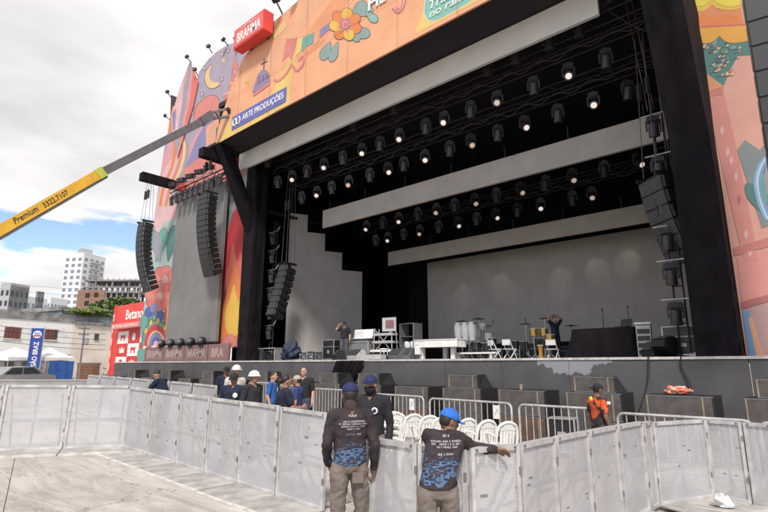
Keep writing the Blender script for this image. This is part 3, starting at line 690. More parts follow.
# floodlights on the top edge
for i,(u, v) in enumerate(((190,58),(197,71),(211,48),(227,41),(239,40),(170,93),(169,116))):
    p = atY(u, v+1.5, 14.9); o = thing('spotlight', f'small black spotlight, {ORD[i]} along the top edge of the scenery wall', 'lamp', p, random.uniform(-.5,.5), 'spotlights along the top of the scenery wall'); o.scale = (.75,.75,.75)
    MB().bar((0,.2,-.25),(0,-.3,.05),.06).build('arm', BLACK, o); MB().box((0,-.35,.12),(.34,.24,.22),Matrix.Rotation(R(-25),3,'X')).build('housing', BLACK, o); MB().box((0,-.475,.08),(.28,.02,.16),Matrix.Rotation(R(-25),3,'X')).build('glass', ALU, o)
# ---------------------------------------------------------------- header fascia
hd = thing('header_fascia', 'giant orange printed fascia above the stage with bunting, flower and logos', 'fascia', (CX, HY, HZ))
topl = [(HL,HZ),(-21.5,13.4),(-20.6,15.2),(-19.6,16.4),(-18.2,17.1),(-15.5,17.4),(-13.5,17.9),(CX,18.2)]
full = topl + [(2*CX-x_, z_) for x_, z_ in topl[::-1]]
HB = pr(250,178,132,.86)
MB().prism([(x_, HY, z_) for x_, z_ in full], (0,.07,0)).build('board', HB, hd, w=True)
H = Art(hd, HY)
YB = pr(253,214,120)
H.poly([(218.8,142.8),(227,124),(240,112),(268,97),(280,78),(292,52),(297,58),(291,80),(289,104),(262,119.2),(236,133.3)], YB, 1)
H.poly([(414,34.5),(426,4),(430,-12),(520,-45),(540,-32)], YB, 1)
H.poly(crom([(424.5,6),(428,-8),(440,-16),(485,-40),(494,-36),(492,-20),(470,1),(440,18),(430,20),(425,15)],4), pr(140,208,190), 2, WHITEPAINT, grow=.7)
lab = [(231.5,119),(287,85.5),(286,102),(233,130)]
P = [atY(a,b,HY) for a,b in lab]; lx0 = (P[0].x+P[3].x)/2; lx1 = (P[1].x+P[2].x)/2; lz0 = (P[2].z+P[3].z)/2; lz1 = (P[0].z+P[1].z)/2
MB().bx(lx0, lx1, HY-.02, HY-.002, lz0, lz1).build('name_plate', pr(98,100,180,.9), hd, w=True)
hh = lz1-lz0; ww = lx1-lx0
textmesh('ARTE PRODUÇÕES', 'lettering', WHITEPAINT, hd, (lx0+ww*.21, HY-.024, lz0+hh*.24), (1,0,0), (0,0,1), hh*.62, ww*.75, .004, bold=.012)
m = MB()
for cx_k in (.06,.135):
    ring = []
    for i in range(17): t = 2*math.pi*i/16; ring.append((lx0+ww*(cx_k)+hh*.2*math.cos(t), HY-.03, lz0+hh*.5+hh*.26*math.sin(t)))
    m.tube(ring, hh*.05, 5)
m.build('logo_loops', WHITEPAINT, hd, w=True)
tz = atY(431,19,HY)
textmesh('Trabalho', 'lettering', WHITEPAINT, hd, (atY(430,10,HY).x, HY-.03, atY(430,10,HY).z), (1,0,0), (0,0,1), .32, 1.75, .004, shear=.2, bold=.01)
textmesh('no ramo do', 'lettering', WHITEPAINT, hd, (atY(430,17,HY).x, HY-.03, atY(430,17,HY).z-.05), (1,0,0), (0,0,1), .26, 2.2, .004, shear=.2, bold=.01)
# bunting (coordinates read at 3.94x from (230,0))
z_ = lambda pts: [(230+a/3.94, b/3.94) for a, b in pts]
H.stroke(z_([(175,150),(225,150),(290,140),(355,112),(420,70),(500,-20)]), .7, CREAM, 2)
H.poly(z_([(222,152),(264,147),(243,240),(229,216),(204,246)]), SALM, 3)
H.poly(z_([(268,150),(288,148),(276,208),(262,215),(252,240)]), YB, 3)
H.poly(z_([(286,148),(331,128),(327,170),(302,182),(281,206)]), TEAL, 3)
H.poly(z_([(334,128),(352,116),(350,158),(330,180)]), PEACH, 3)
H.poly(z_([(357,112),(406,78),(402,112),(378,126),(354,150)]), LAV, 3)
for (x_,y_,an,l_,w_) in ((395,165,115,75,17),(425,165,110,80,15),(470,120,10,80,20),(470,100,60,70,16),(480,70,-50,80,20),(490,60,-20,75,17)): H.petal(230+x_/3.94, y_/3.94, an, l_/3.94, w_/3.94*1.1, pr(150,178,170), 3, INK)
for i in range(7): H.petal(230+455/3.94, 96/3.94, i*51.4+20, 16, 5.4, YEL if i%2 else ORA, 5, INK)
for i in range(9): H.petal(230+455/3.94, 96/3.94, i*40, 8, 1.6, SALM, 6)
H.ell(230+455/3.94, 96/3.94, 4, 4.6, 0, PINK, 7, INK); H.ell(230+455/3.94, 96/3.94, 2, 2.4, 0, CORAL, 8)
# second, leafy group further right and its lettering
for (x_,y_,an,l_,w_) in ((372,2,-40,20,6),(366,12,40,14,4),(360,-4,-80,20,6)): H.petal(x_, y_, an, l_, w_, pr(150,200,190), 4, INK)
textmesh('Ha', 'lettering', WHITEPAINT, hd, (atY(369,5,HY).x, HY-.05, atY(369,5,HY).z-.3), (1,0,0), (0,0,1), .6, .9, .004, bold=.02)
for k_ in (0,1,2): H.stroke([(392+k_*1.6,8-k_*.6),(398,13-k_*1.8),(404-k_*1.2,6),(406-k_*1.5,-4)], 1.3, (CORAL,PALEP,SALM)[k_], 3+k_)
# chapel dome, scrolls, stars
H.poly(z_([(92,365),(100,330),(112,292),(130,275),(148,284),(156,318),(150,330)]), pr(160,140,176), 4, INK, sm=3, grow=.5)
H.poly(z_([(90,370),(156,322),(157,332),(92,380)]), SALM, 5)
for k_ in range(3): H.poly(z_([(112+k_*15,330-k_*9),(120+k_*15,324-k_*9),(120+k_*15,296-k_*5),(112+k_*15,302-k_*5)]), pr(120,110,160), 5)
H.poly(z_([(131,272),(135,270),(136,230),(132,231)]), INK, 4); H.poly(z_([(122,250),(146,238),(146,242),(122,254)]), INK, 5)
H.stroke(z_([(172,312),(190,318),(220,290),(245,250)]), 2.2, SALM, 4); H.stroke(z_([(245,255),(262,278),(288,250),(285,222),(270,240)]), 2.2, SALM, 4)
for (x_,y_) in ((68,318),(72,330),(60,325)): star(H, 230+x_/3.94, y_/3.94, 1.8, YB)
H.poly(z_([(170,90),(185,80),(195,95),(215,85),(222,105),(200,130),(168,150)]), CREAM, 2, SALM, sm=3, grow=.5)
# orange shading bands of the print
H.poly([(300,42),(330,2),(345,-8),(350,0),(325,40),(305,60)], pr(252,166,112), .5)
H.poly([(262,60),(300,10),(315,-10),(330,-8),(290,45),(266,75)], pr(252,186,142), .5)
for xs in np.arange(HL+1.9, HR, 2.45):
    zt_s = np.interp(abs(xs-CX), [abs(x_-CX) for x_,_ in topl[::-1]], [z for _,z in topl[::-1]])
    MB().bx(xs-.008, xs+.008, HY-.062, HY-.058, HZ+.02, zt_s-.1).build('panel_seam', pm('print seam', (.50,.27,.16), .7), hd, w=True)
MB().bx(HL+.6, HR-.6, HY-.066, HY-.063, 14.55, 14.566).build('panel_seam', pm('print seam', (.50,.27,.16), .7), hd, w=True)
# red sign on the fascia top
rs = thing('red_sign', 'tilted red box sign with white lettering on top of the orange fascia', 'sign', (-18.3, 11.6, 16.4))
MB().bx(-19.5, -17.12, 11.35, 11.85, 16.42, 17.42).build('box', REDP, rs, w=True)
MB().bx(-19.42, -17.2, 11.335, 11.349, 16.5, 17.34).build('face', pm('pale red face', (.72,.16,.15), .5), rs, w=True)
textmesh('BRAHMA', 'lettering', WHITEPAINT, rs, (-19.2, 11.33, 16.62), (1,0,0), (0,0,1), .5, 1.85, .004, bold=.02)
m = MB(); m.tube(crom([(-18.8,11.33,17.2),(-18.4,11.33,17.3),(-18.0,11.33,17.22),(-17.8,11.33,17.28)],4,False), .02, 4); m.build('script_line', WHITEPAINT, rs, w=True)
MB().bar((-18.9,11.9,16.4),(-18.9,12.06,16.9),.06).bar((-17.6,11.9,16.4),(-17.6,12.06,16.9),.06).build('bracket', BLACK, rs, w=True)
for i,(x_, z__) in enumerate(((-16.7,17.35),(-15.6,17.55))):
    o = thing('spotlight', f'small black spotlight, {ORD[i]} right of the red sign on the fascia', 'lamp', (x_, 12, z__), .3, 'spotlights along the fascia top')
    MB().bar((0,.1,-.1),(0,-.45,.25),.05).build('arm', BLACK, o); MB().box((0,-.5,.36),(.34,.26,.22),Matrix.Rotation(R(-25),3,'X')).build('housing', BLACK, o); MB().box((0,-.64,.32),(.28,.02,.16),Matrix.Rotation(R(-25),3,'X')).build('glass', ALU, o)
# ---------------------------------------------------------------- right wing
fr = thing('right_scenery_wall', 'printed pink and orange scenery wall right of the right tower', 'scenery wall', (4, FY, LIPZ))
MB().bx(-1.735, 12.2, FY, FY+.12, LIPZ+.005, 17).build('wall_board', pr(240,176,158), fr, w=True)
B = Art(fr, FY)
for xs in (.1,1.9): MB().bx(xs-.008, xs+.008, FY-.062, FY-.058, LIPZ+.05, 16.5).build('panel_seam', pm('pink seam', (.45,.25,.22), .7), fr, w=True)
q4 = lambda pts: [(690+a/5.115, b/5.12) for a, b in pts]
B.poly(q4([(0,-60),(260,-90),(260,40),(232,50),(200,52),(165,50),(130,40),(112,22),(95,42),(70,58),(40,58),(12,44)]), YEL, 2, INK, grow=.5)
B.poly(q4([(-10,-60),(260,-60),(260,22),(225,34),(190,34),(150,22),(112,-4),(85,20),(60,32),(35,30),(0,20)]), pr(252,226,60), 3)
B.poly(q4([(5,45),(60,58),(112,24),(150,52),(260,40),(280,130),(30,150)]), pr(245,150,90), 1)
B.poly(q4([(20,100),(60,75),(95,70),(140,95),(180,75),(240,80),(280,125),(25,140)]), ORA, 2)
B.poly(q4([(25,132),(290,118),(292,126),(26,142)]), CORAL, 3)
B.poly(q4([(28,142),(290,128),(310,205),(270,214),(235,220),(200,218),(172,206),(150,182),(130,204),(105,218),(75,222),(40,214)]), pr(250,178,50), 2, INK, grow=.5)
B.poly(q4([(40,216),(120,208),(150,184),(175,214),(310,212),(330,280),(245,285),(205,360),(172,440),(120,410),(66,362)]), TEALD, 1)
random.seed(3)
for i in range(14):
    a = random.uniform(70,230); B.petal(690+a/5.115, (226+ (i%5)*26)/5.12, random.uniform(-40,-10)+(180 if i%2 else 0), 7, 1.6, (TEAL,pr(50,105,105),pr(88,150,140))[i%3], 2, INK)
for i in range(40):
    a = random.uniform(60,250); b = random.uniform(225,385)
    if a+ (b-225)*.3 > 262 or b > 250+a*1.0: continue
    B.poly(q4([(a,b),(a+14,b-9),(a+22,b-8),(a+10,b+4)]), random.choice((PALEP,PEACH,CREAM,SALM)), 3)
    B.stroke(q4([(a-20,b+8),(a,b+2),(a+24,b-12)]), .5, INK, 2)
B.poly(q4([(66,364),(172,442),(80,472)]), pr(236,160,110), 3, CREAM, grow=.6)
B.poly(q4([(80,474),(172,444),(168,480),(86,500)]), pr(222,130,120), 3)
B.poly([(706,98),(724,93),(737,150),(754,235),(758,262),(744,262),(725,180)], pr(232,150,140), 2)
for (x_, y_) in ((722,130),(727.5,152),(731,160),(736,176),(739,199),(746,234),(750,252)): B.poly([(x_-2.2,y_),(x_+.3,y_-5),(x_+2.4,y_+.6),(x_-.2,y_+6)], pr(200,110,110) if y_ % 2 else PALEP, 3)
B.poly([(733,248),(760,240),(800,228),(800,238),(734,256)], pr(214,130,124), 3)
B.poly([(737,258),(800,240),(800,292),(742,304)], pr(238,158,150), 2)
B.poly([(741,302),(800,286),(800,292),(742,309)], pr(196,110,110), 4)
B.poly([(742,310),(800,294),(800,356),(752,356)], pr(204,162,158), 2)
B.poly([(742.5,312),(749,310),(756,356),(749,356)], pr(120,170,220), 3); B.poly([(748,318),(752,316),(764,356),(756,356)], PEACH, 4)
# blue river and leaves behind the array
B.poly([(737,150),(745,140),(760,150),(768,140),(800,140),(800,215),(762,228),(750,190)], pr(140,150,150), 2)
for i in range(6): B.petal(764+i*2, 214-i*9, -120+i*18, 34, 6, (TEALD,TEAL,GREYL,TEALD,TEAL,GREYL)[i], 3, INK)
for k_, (c_, o_) in enumerate(((pr(140,190,235),0),(pr(210,228,240),2.6),(pr(120,170,220),5.0))): B.stroke([(770+o_,152),(760+o_,164),(755+o_,180),(758+o_,200),(766+o_,220)], 2.8, c_, 4+k_*.5)
# ================================================================== BARRIERS
def sheetmat():
    m = bpy.data.materials.new('perforated galvanised sheet'); m.use_nodes = True; t = m.node_tree; n = t.nodes; l = t.links; b = n['Principled BSDF']
    b.inputs['Roughness'].default_value = .55; b.inputs['Metallic'].default_value = .25
    tc = n.new('ShaderNodeTexCoord'); oi = n.new('ShaderNodeObjectInfo')
    ad = n.new('ShaderNodeVectorMath'); ad.operation = 'ADD'; l.new(tc.outputs['Object'], ad.inputs[0])
    sc = n.new('ShaderNodeVectorMath'); sc.operation = 'SCALE'; sc.inputs[3].default_value = 37.0
    cb = n.new('ShaderNodeCombineXYZ'); l.new(oi.outputs['Random'], cb.inputs[0]); l.new(oi.outputs['Random'], cb.inputs[2]); l.new(cb.outputs[0], sc.inputs[0]); l.new(sc.outputs[0], ad.inputs[1])
    q = n.new('ShaderNodeTexNoise'); q.inputs['Scale'].default_value = 1.1; q.inputs['Detail'].default_value = 10; q.inputs['Roughness'].default_value = .78; l.new(ad.outputs[0], q.inputs[0])
    r = n.new('ShaderNodeValToRGB'); e = r.color_ramp.elements; e[0].position = .33; e[1].position = .66; e[0].color = (.43,.425,.44,1); e[1].color = (.60,.595,.61,1); l.new(q.outputs[0], r.inputs[0])
    l.new(r.outputs[0], b.inputs['Base Color'])
    # punched holes: hexagonally packed dots, 16 mm pitch
    mp = n.new('ShaderNodeMapping'); mp.inputs['Scale'].default_value = (62,1,62); l.new(tc.outputs['Object'], mp.inputs[0])
    s = n.new('ShaderNodeSeparateXYZ'); l.new(mp.outputs[0], s.inputs[0])
    def ma(op, a, b_=None):
        k = n.new('ShaderNodeMath'); k.operation = op
        for i, x in enumerate((a,b_)):
            if x is None: continue
            if isinstance(x,(int,float)): k.inputs[i].default_value = x
            else: l.new(x, k.inputs[i])
        return k.outputs[0]
    row = ma('FLOOR', s.outputs[2]); fz = ma('SUBTRACT', ma('FRACT', s.outputs[2]), .5)
    fx = ma('SUBTRACT', ma('FRACT', ma('ADD', s.outputs[0], ma('MULTIPLY', row, .5))), .5)
    d2 = ma('ADD', ma('MULTIPLY', fx, fx), ma('MULTIPLY', fz, fz)); hole = ma('LESS_THAN', d2, .092)
    tr = n.new('ShaderNodeBsdfTransparent'); mi = n.new('ShaderNodeMixShader'); l.new(hole, mi.inputs[0]); l.new(b.outputs[0], mi.inputs[1]); l.new(tr.outputs[0], mi.inputs[2])
    l.new(mi.outputs[0], n['Material Output'].inputs[0]); return m
SHEET = sheetmat()
FRAME = pm('dull steel frame', (.62,.605,.60), .5, .35, c2=(.42,.41,.40), scale=6, bump=.05)
PLATE = pm('aluminium tread plate', (.50,.47,.44), .6, .25, c2=(.30,.28,.265), scale=3.5, bump=.3, bscale=45, detail=9)
PLATEEDGE = pm('pale plate edge', (.66,.62,.57), .6, .1, c2=(.45,.42,.39), scale=6)
RUST = pm('rusty hinge', (.24,.215,.20), .7, .3)
def barrier(P, Q, h, label, front=-1, plate=.66, split=True, lean=0.0, brace=True, rail=.42):
    """P->Q along the face; front=-1: tread plate on the right-hand side of travel."""
    P = Vector((P[0],P[1],0)); Q = Vector((Q[0],Q[1],0)); d = Q-P; Lw = d.length; rz = math.atan2(d.y, d.x)
    zb = (gz(P.x,P.y)+gz(Q.x,Q.y))/2+.02; mid = (P+Q)/2
    t = thing('barrier_panel', label, 'barrier', (mid.x,mid.y,zb), rz, 'perforated steel barrier panels')
    a = Lw/2-.012; f = front
    th = .02; s = MB(); s.bx(-a+.03, a-.03, -.001, .001, .06, h-.03); sh = s.build('mesh_sheet', SHEET, t)
    for x_ in (-a,a): MB().bx(min(x_,x_-math.copysign(.04,x_)), max(x_,x_-math.copysign(.04,x_)), -.025, .025, .01, h).build('stile', FRAME, t)
    MB().bx(-a+.041, a-.041, -.028, .028, h-.045, h+.004).build('top_rail', FRAME, t)
    MB().bx(-a+.041, a-.041, -.024, .024, .02, .06).build('bottom_rail', FRAME, t)
    if split: MB().bx(-.02,.02,min(-.006*f,-.03*f),max(-.006*f,-.03*f),.061,h-.046).build('centre_stile', FRAME, t)
    MB().bx(-a+.041, a-.041, min(-.004*f,-.022*f), max(-.004*f,-.022*f), h*rail, h*rail+.05).build('mid_rail', FRAME, t) if split else None
    for z_ in (h*.3,h*.8): MB().box((a-.004,.032*f,z_),(.026,.014,.07)).build('hinge', RUST, t)
    for sx in (-1,1): MB().cyl((sx*(a-.06),0,h-.02),(sx*(a-.06),.04*f,h-.02),.014,n=7).build('bolt', GREYM, t)
    if brace:
        for sx in (-1,1):
            m = MB(); m.bar((sx*(a-.12),-.03*f,h*.86),(sx*(a-.12),-.62*f,.05),.035).bar((sx*(a-.12),-.03*f,.05),(sx*(a-.12),-.68*f,.04),.035); m.build('rear_brace', FRAME, t)
        MB().bar((-a+.12,-.33*f,h*.45),(a-.12,-.33*f,h*.45),.03).build('rear_rail', FRAME, t)
    if plate:
        y0, y1 = sorted((.03*f, plate*f))
        MB().bx(-a, a, y0, y1, .002, .022).build('tread_plate', PLATE, t)
        y0, y1 = sorted(((plate+.001)*f, (plate+.055)*f)); MB().bx(-a, a, y0, y1, -.02, .026).build('plate_edge', PLATEEDGE, t)
    for o in t.children: pass
    t.rotation_euler = (lean, -math.atan2(gz(Q.x,Q.y)-gz(P.x,P.y), Lw), rz)
    return t
random.seed(11)
STK = pm('faded sticker', (.62,.58,.42), .6); SCUFF = pm('dark scuff', (.20,.19,.19), .8)
def marks(t, h, f, n, sd):
    r_ = random.Random(sd)
    for _ in range(n):
        x_ = r_.uniform(-.35,.3); z_ = r_.uniform(.35,h-.15); w_ = r_.uniform(.02,.09)
        y0, y1 = sorted((.0015*f,.003*f)); MB().bx(x_,x_+w_,y0,y1,z_,z_+r_.uniform(.008,.03)).build('scuff_mark', SCUFF, t)
def sticker(t, x_, z_, f):
    MB().lathe([(.045,0),(.045,.002)], (x_,.0015*f,z_), 14, Matrix.Rotation(R(90)*(-f),3,'X')).build('round_sticker', STK, t)
    y0, y1 = sorted((.0015*f,.003*f)); MB().bx(x_+.09,x_+.3,y0,y1,z_-.02,z_+.02).build('text_sticker', pm('grey label', (.33,.33,.34), .7), t)
# row across the picture, parallel to the stage
JX = [-11.62,-10.5,-9.36,-8.34,-7.36,-6.38,-5.36]
for i in range(6):
    _b = barrier((JX[i],4.87), (JX[i+1],4.87), 1.25+random.uniform(-.012,.012), f'perforated barrier panel, {ORD[i]} from the left corner in the row before the workers', lean=random.uniform(-.02,.02)); marks(_b, 1.2, -1, 4, i)
# left row running towards the camera
LP = [(-11.66,4.9),(-12.12,3.86),(-12.57,2.82),(-13.02,1.8),(-13.5,.8)]
for i in range(4): barrier(LP[i+1], LP[i], 1.27, f'perforated barrier panel in the left row, {ORD[i]} from its far corner', front=-1, plate=.66)
# gate beside the near guards and the row that turns towards the stage
def pd(u, d): p = atD(u, 430, d); return (p.x, p.y)
GP = [pd(370,5.35), pd(417,5.0), pd(466,4.72)]
names = ['swung open barrier panel between the two near guards','narrow barrier panel that the leaning guard rests against']
for i in range(2): barrier(GP[i], GP[i+1], 1.16, names[i], plate=0)
RP = [pd(467,4.72), pd(517,4.98), pd(553,5.5), pd(587,6.05), pd(616,6.6), pd(642,7.1)]
lbs = ['barrier panel under the outstretched arm of the leaning guard','pale barrier panel just right of the leaning guard','barrier panel two places right of the leaning guard','barrier panel nearest the orange vested man','narrow barrier panel just left of the right hand corner']
for i in range(5): _b = barrier(RP[i], RP[i+1], 1.17, lbs[i], plate=.0 if i == 0 else .5, split=(i != 0), rail=.62); marks(_b, 1.1, -1, 3, 20+i)
CP = [pd(643,7.12), pd(651,7.35), pd(705,7.8), pd(743,7.45), pd(775,7.15), pd(812,6.8)]
lbs = ['slim corner post panel where two barrier rows meet','see-through barrier panel right of the corner post','see-through barrier panel behind the crumpled white bag','barrier panel at the right picture edge','barrier panel beyond the right picture edge']
for i in range(5): _b = barrier(CP[i], CP[i+1], 1.13 if i else 1.15, lbs[i], plate=.75 if i else 0, split=i in (1,2), rail=.40, front=-1); marks(_b, 1.1, -1, 3, 40+i); (sticker(_b, -.36, 1.0, -1) if i == 2 else None)
# second row further back on the left
for i in range(7):
    x_ = -21.4+i*1.3; barrier((x_,7.4), (x_+1.28,7.35), 1.22, f'more distant barrier panel, {ORD[i]} from the left behind the kneeling worker', plate=.6)
for i in range(4):
    x_ = -17.2+i*1.3
# ================================================================== TUBE FENCES
def fence(P, Q, label, sign=None):
    P = Vector((P[0],P[1],0)); Q = Vector((Q[0],Q[1],0)); d = Q-P; Lw = d.length; mid = (P+Q)/2; h = 1.1
    t = thing('crowd_fence', label, 'fence', (mid.x,mid.y,(gz(P.x,P.y)+gz(Q.x,Q.y))/2), math.atan2(d.y,d.x), 'tubular crowd fences before the stage')
    a = Lw/2-.02; r_ = .12
    path = [(-a,0,.12),(-a,0,h-r_)]+[(-a+r_-r_*math.cos(q),0,h-r_+r_*math.sin(q)) for q in np.linspace(.3,1.57,4)]+[(a-r_+r_*math.sin(q),0,h-r_+r_*math.cos(q)) for q in np.linspace(0,1.3,4)]+[(a,0,h-r_),(a,0,.12)]
    MB().tube(path, .026, 8).build('frame_tube', FRAME, t, smooth=True)
    MB().cyl((-a,0,.2),(a,0,.2),.02,n=8).build('bottom_tube', FRAME, t, smooth=True)
    n = int(Lw/.16)
    for i in range(1,n): x_ = -a+2*a*i/n; MB().cyl((x_,0,.2),(x_,0,h-.02),.0105,n=6).build('bar', FRAME, t)
    for sx in (-1,1): MB().bar((sx*a*.8,-.3,.02),(sx*a*.8,.3,.02),.04).bar((sx*a*.8,0,.02),(sx*a*.8,0,.19),.03).build('foot', FRAME, t)
    if sign is not None:
        MB().bx(sign-.09,sign+.09,-.036,-.03,h-.36,h-.06).build('sign_plate', WHITE, t); MB().bar((sign-.04,-.038,h-.28),(sign+.04,-.038,h-.14),.02,.003).build('sign_mark', DARKGREY, t)
FN = [((-17.6,11.9),(-15.6,11.7),None),((-15.5,11.7),(-13.55,11.55),.75),((-13.4,11.6),(-11.2,11.35),None),((-10.7,11.4),(-8.45,11.15),.7),((-8.25,11.1),(-5.75,10.85),.85),((-5.6,10.85),(-3.75,10.75),None),((-3.3,10.2),(-1.2,10.15),None),((-1.15,10.1),(.9,10.0),None)]
lb = ['crowd fence left of the blue shirted group','crowd fence with white tag beside the bald man','crowd fence partly hidden by the two capped guards','crowd fence with white tag behind the first chairs','crowd fence with white tag behind the leaning guard','crowd fence left of the orange vested man','crowd fence right of the orange vested man','crowd fence at the far right behind the see-through panels']
for (p, q, s_), l_ in zip(FN, lb): fence(p, q, l_, s_)
# ================================================================== WHITE CHAIRS
def chair_proto():
    t = bpy.data.objects.new('plastic_chair', None); COL.objects.link(t)
    m = MB(); m.prism(crom([(-.21,-.2,.43),(0,-.23,.43),(.21,-.2,.43),(.22,.1,.43),(.18,.2,.42),(-.18,.2,.42),(-.22,.1,.43)],3), (0,0,-.022)); m.build('seat', WHITE, t)
    for sx, sy in ((-1,-1),(1,-1),(-1,1),(1,1)): MB().cyl((sx*.19,sy*.18,.42),(sx*.23,sy*.23,0),.028,.018,8).build('leg', WHITE, t, smooth=True)
    # arched back rim with slats
    arch = crom([(-.22,.2,.42),(-.225,.235,.62),(-.19,.27,.78),(-.1,.29,.85),(0,.295,.87),(.1,.29,.85),(.19,.27,.78),(.225,.235,.62),(.22,.2,.42)],4,False)
    MB().tube(arch, .03, 8).build('back_rim', WHITE, t, smooth=True)
    m = MB(); m.prism(crom([(-.17,.268,.74),(0,.29,.85),(.17,.268,.74),(.1,.262,.72),(0,.264,.73),(-.1,.262,.72)],3),(0,.014,0)); m.build('back_crest', WHITE, t)
    for i in range(5): x_ = -.13+i*.065; MB().bar((x_,.212,.42),(x_*1.05,.27,.76),.052,.012).build('slat', WHITE, t)
    for sx in (-1,1): MB().tube(crom([(sx*.225,.22,.60),(sx*.25,.1,.64),(sx*.255,-.1,.635),(sx*.245,-.19,.58),(sx*.22,-.2,.42)],4,False), .02, 7).build('arm', WHITE, t, smooth=True)
    return t
CH = chair_proto(); first = True
def chair(x_, y_, rz, label, group, z_=None, sc=1.0):
    global first
    o = CH if first else copy_tree(CH); first = False
    o.location = (x_, y_, gz(x_,y_) if z_ is None else z_); o.rotation_euler = (0,0,rz); o.scale = (sc,)*3; tag(o, label, 'chair', group); return o
cpx = [(395,11.6),(409,11.3),(425,11.0),(441,10.7),(461,10.5),(480,10.25),(501,10.0)]
clb = ['white plastic chair at the left end of the row by the fence','second white chair of the row by the fence','third white chair of the row by the fence','white chair just left of the blue capped head','white chair just right of the blue capped head','white chair next to last on the right of the row','white chair at the right end of the row by the fence']
for (u, d), l_ in zip(cpx, clb):
    p = atD(u, 440, d); chair(p.x, p.y, YAW+R(180)+R(14)+random.uniform(-.2,.2), l_, 'white plastic chairs in a row')
ps = atD(384, 440, 9.4)
for k in range(5): chair(ps.x, ps.y+.02*k, YAW+R(110), f'white chair, {ORD[k]} from the bottom of the stack behind the masked guard', 'stacked white chairs', gz(ps.x,ps.y)+.11*k)
# ================================================================== SUBWOOFERS
GR = pm('dusty grille cloth', (.098,.085,.083), .85, c2=(.062,.054,.053), scale=5, bump=.1, bscale=60)
GRB = pm('brown dusty grille', (.13,.075,.05), .85, c2=(.08,.05,.036), scale=5)
def sub_proto(w_, h_, d_, wedge=0.0, gm=None):
    t = bpy.data.objects.new('subwoofer', None); COL.objects.link(t); cb = pm('black cabinet paint', (.016,.015,.016), .5, c2=(.026,.025,.026), scale=14)
    m = MB(); m.add([(-w_/2,0,0),(w_/2,0,0),(w_/2,d_,0),(-w_/2,d_,0),(-w_/2,0,h_),(w_/2-wedge*.15,0,h_),(w_/2-wedge,d_,h_),(-w_/2+wedge,d_,h_)],[(0,3,2,1),(4,5,6,7),(0,1,5,4),(1,2,6,5),(2,3,7,6),(3,0,4,7)]); m.build('cabinet', cb, t)
    MB().bx(-w_/2+.03, w_/2-.03-wedge*.15, -.02, -.004, .03, h_-.03).build('grille', gm or GR, t)
    for x_ in (-w_/2+.012, w_/2-.21): MB().bx(x_, x_+.03, -.026, -.0205, .02, h_-.02).build('batten', WOODSTRIP, t)
    for z0 in (0.004, h_-.026): MB().bx(-w_/2+.004, w_/2-.004-wedge*.15, -.024, -.003, z0, z0+.022).build('edge_frame', GREYM, t)
    m = MB(); m.bx(w_/2+.001-wedge*.5, w_/2+.012-wedge*.5, d_*.35, d_*.65, h_*.4, h_*.62)
    return t
SUB = sub_proto(1.27,.62,.85); SUBB = sub_proto(1.27,.62,.85,0,GRB); TOP = sub_proto(.98,.36,.75,.22)
su = {}
def place(src, loc, label, cat, group, rz=0):
    o = src if src.name not in su else copy_tree(src); su[src.name] = 1
    o.location = loc; o.rotation_euler = (0,0,rz); tag(o, label, cat, group); return o
xs_ = [-.93,-2.71,-4.49,-6.3,-8.09,-9.88,-11.7,-13.6,-15.6,-17.6,-19.6,-21.6,-23.6,-25.6,-27.6,-29.6,-31.6,-33.4]
for i, x_ in enumerate(xs_):
    g0 = gz(x_,12.5); z1 = 1.30-.62; fy = 12.4
    lo = SUBB if i in (3,5) else SUB
    place(lo, (x_, fy, z1-.63), f'lower subwoofer of the {ORD[i]} stack from the right along the stage', 'loudspeaker', 'subwoofers stacked along the stage', random.uniform(-.02,.02))
    place(SUB, (x_+random.uniform(-.02,.02), fy+.0, z1), f'upper subwoofer of the {ORD[i]} stack from the right along the stage', 'loudspeaker', 'subwoofers stacked along the stage', random.uniform(-.03,.03))
    if i in (0,2,4,6,7,9,11,13,15): place(TOP, (x_+.06, fy+.03, z1+.625), f'low wedge loudspeaker lying on the {ORD[i]} subwoofer stack from the right', 'loudspeaker', 'front fill wedges on the subwoofers', random.uniform(-.03,.03))
# red plastic bag on a sub, paper cup, case, flight case
def blob(name, c, r, mat, label, cat, sd=1, n=3):
    bm = bmesh.new(); bmesh.ops.create_icosphere(bm, subdivisions=4, radius=1); rn = random.Random(sd)
    ks = [(Vector((rn.uniform(-1,1),rn.uniform(-1,1),rn.uniform(-1,1))), rn.uniform(3,13), rn.uniform(0,6)) for _ in range(12)]
    for v in bm.verts:
        f = 1+sum(.10*math.sin(k[0].dot(v.co)*k[1]+k[2]) for k in ks)
        v.co = Vector((v.co.x*r[0]*f, v.co.y*r[1]*f, max(v.co.z*f,-.55)*r[2]))
    me = bpy.data.meshes.new(name); bm.to_mesh(me); bm.free(); me.materials.append(mat); me.polygons.foreach_set('use_smooth', [True]*len(me.polygons))
    o = bpy.data.objects.new(name, me); COL.objects.link(o); o.location = c; tag(o, label, cat); return o
p = atY(676,393,12.6); blob('crumpled_bag', (p.x,12.75,1.37), (.19,.16,.10), pm('red and white plastic bag', (.65,.12,.07), .45, c2=(.7,.55,.45), scale=14, lo=.4, hi=.55), 'crumpled red and white plastic bag lying on a subwoofer', 'bag', 4)
p = atD(721,488,7.1); blob('crumpled_bag', (p.x,p.y,gz(p.x,p.y)+.11), (.11,.09,.10), pm('thin white plastic', (.72,.72,.73), .35, bump=.4, bscale=12), 'crumpled white plastic bag lying at the foot of the right barriers', 'bag', 9)
cu = MB().lathe([(.035,0),(.045,.13)], (0,0,0), 12).build('paper_cup', pm('brown paper cup', (.38,.26,.2), .7)); cu.location = (atY(521,388,12.6).x, 12.6, 1.304); tag(cu, 'small paper cup standing on a subwoofer', 'cup')
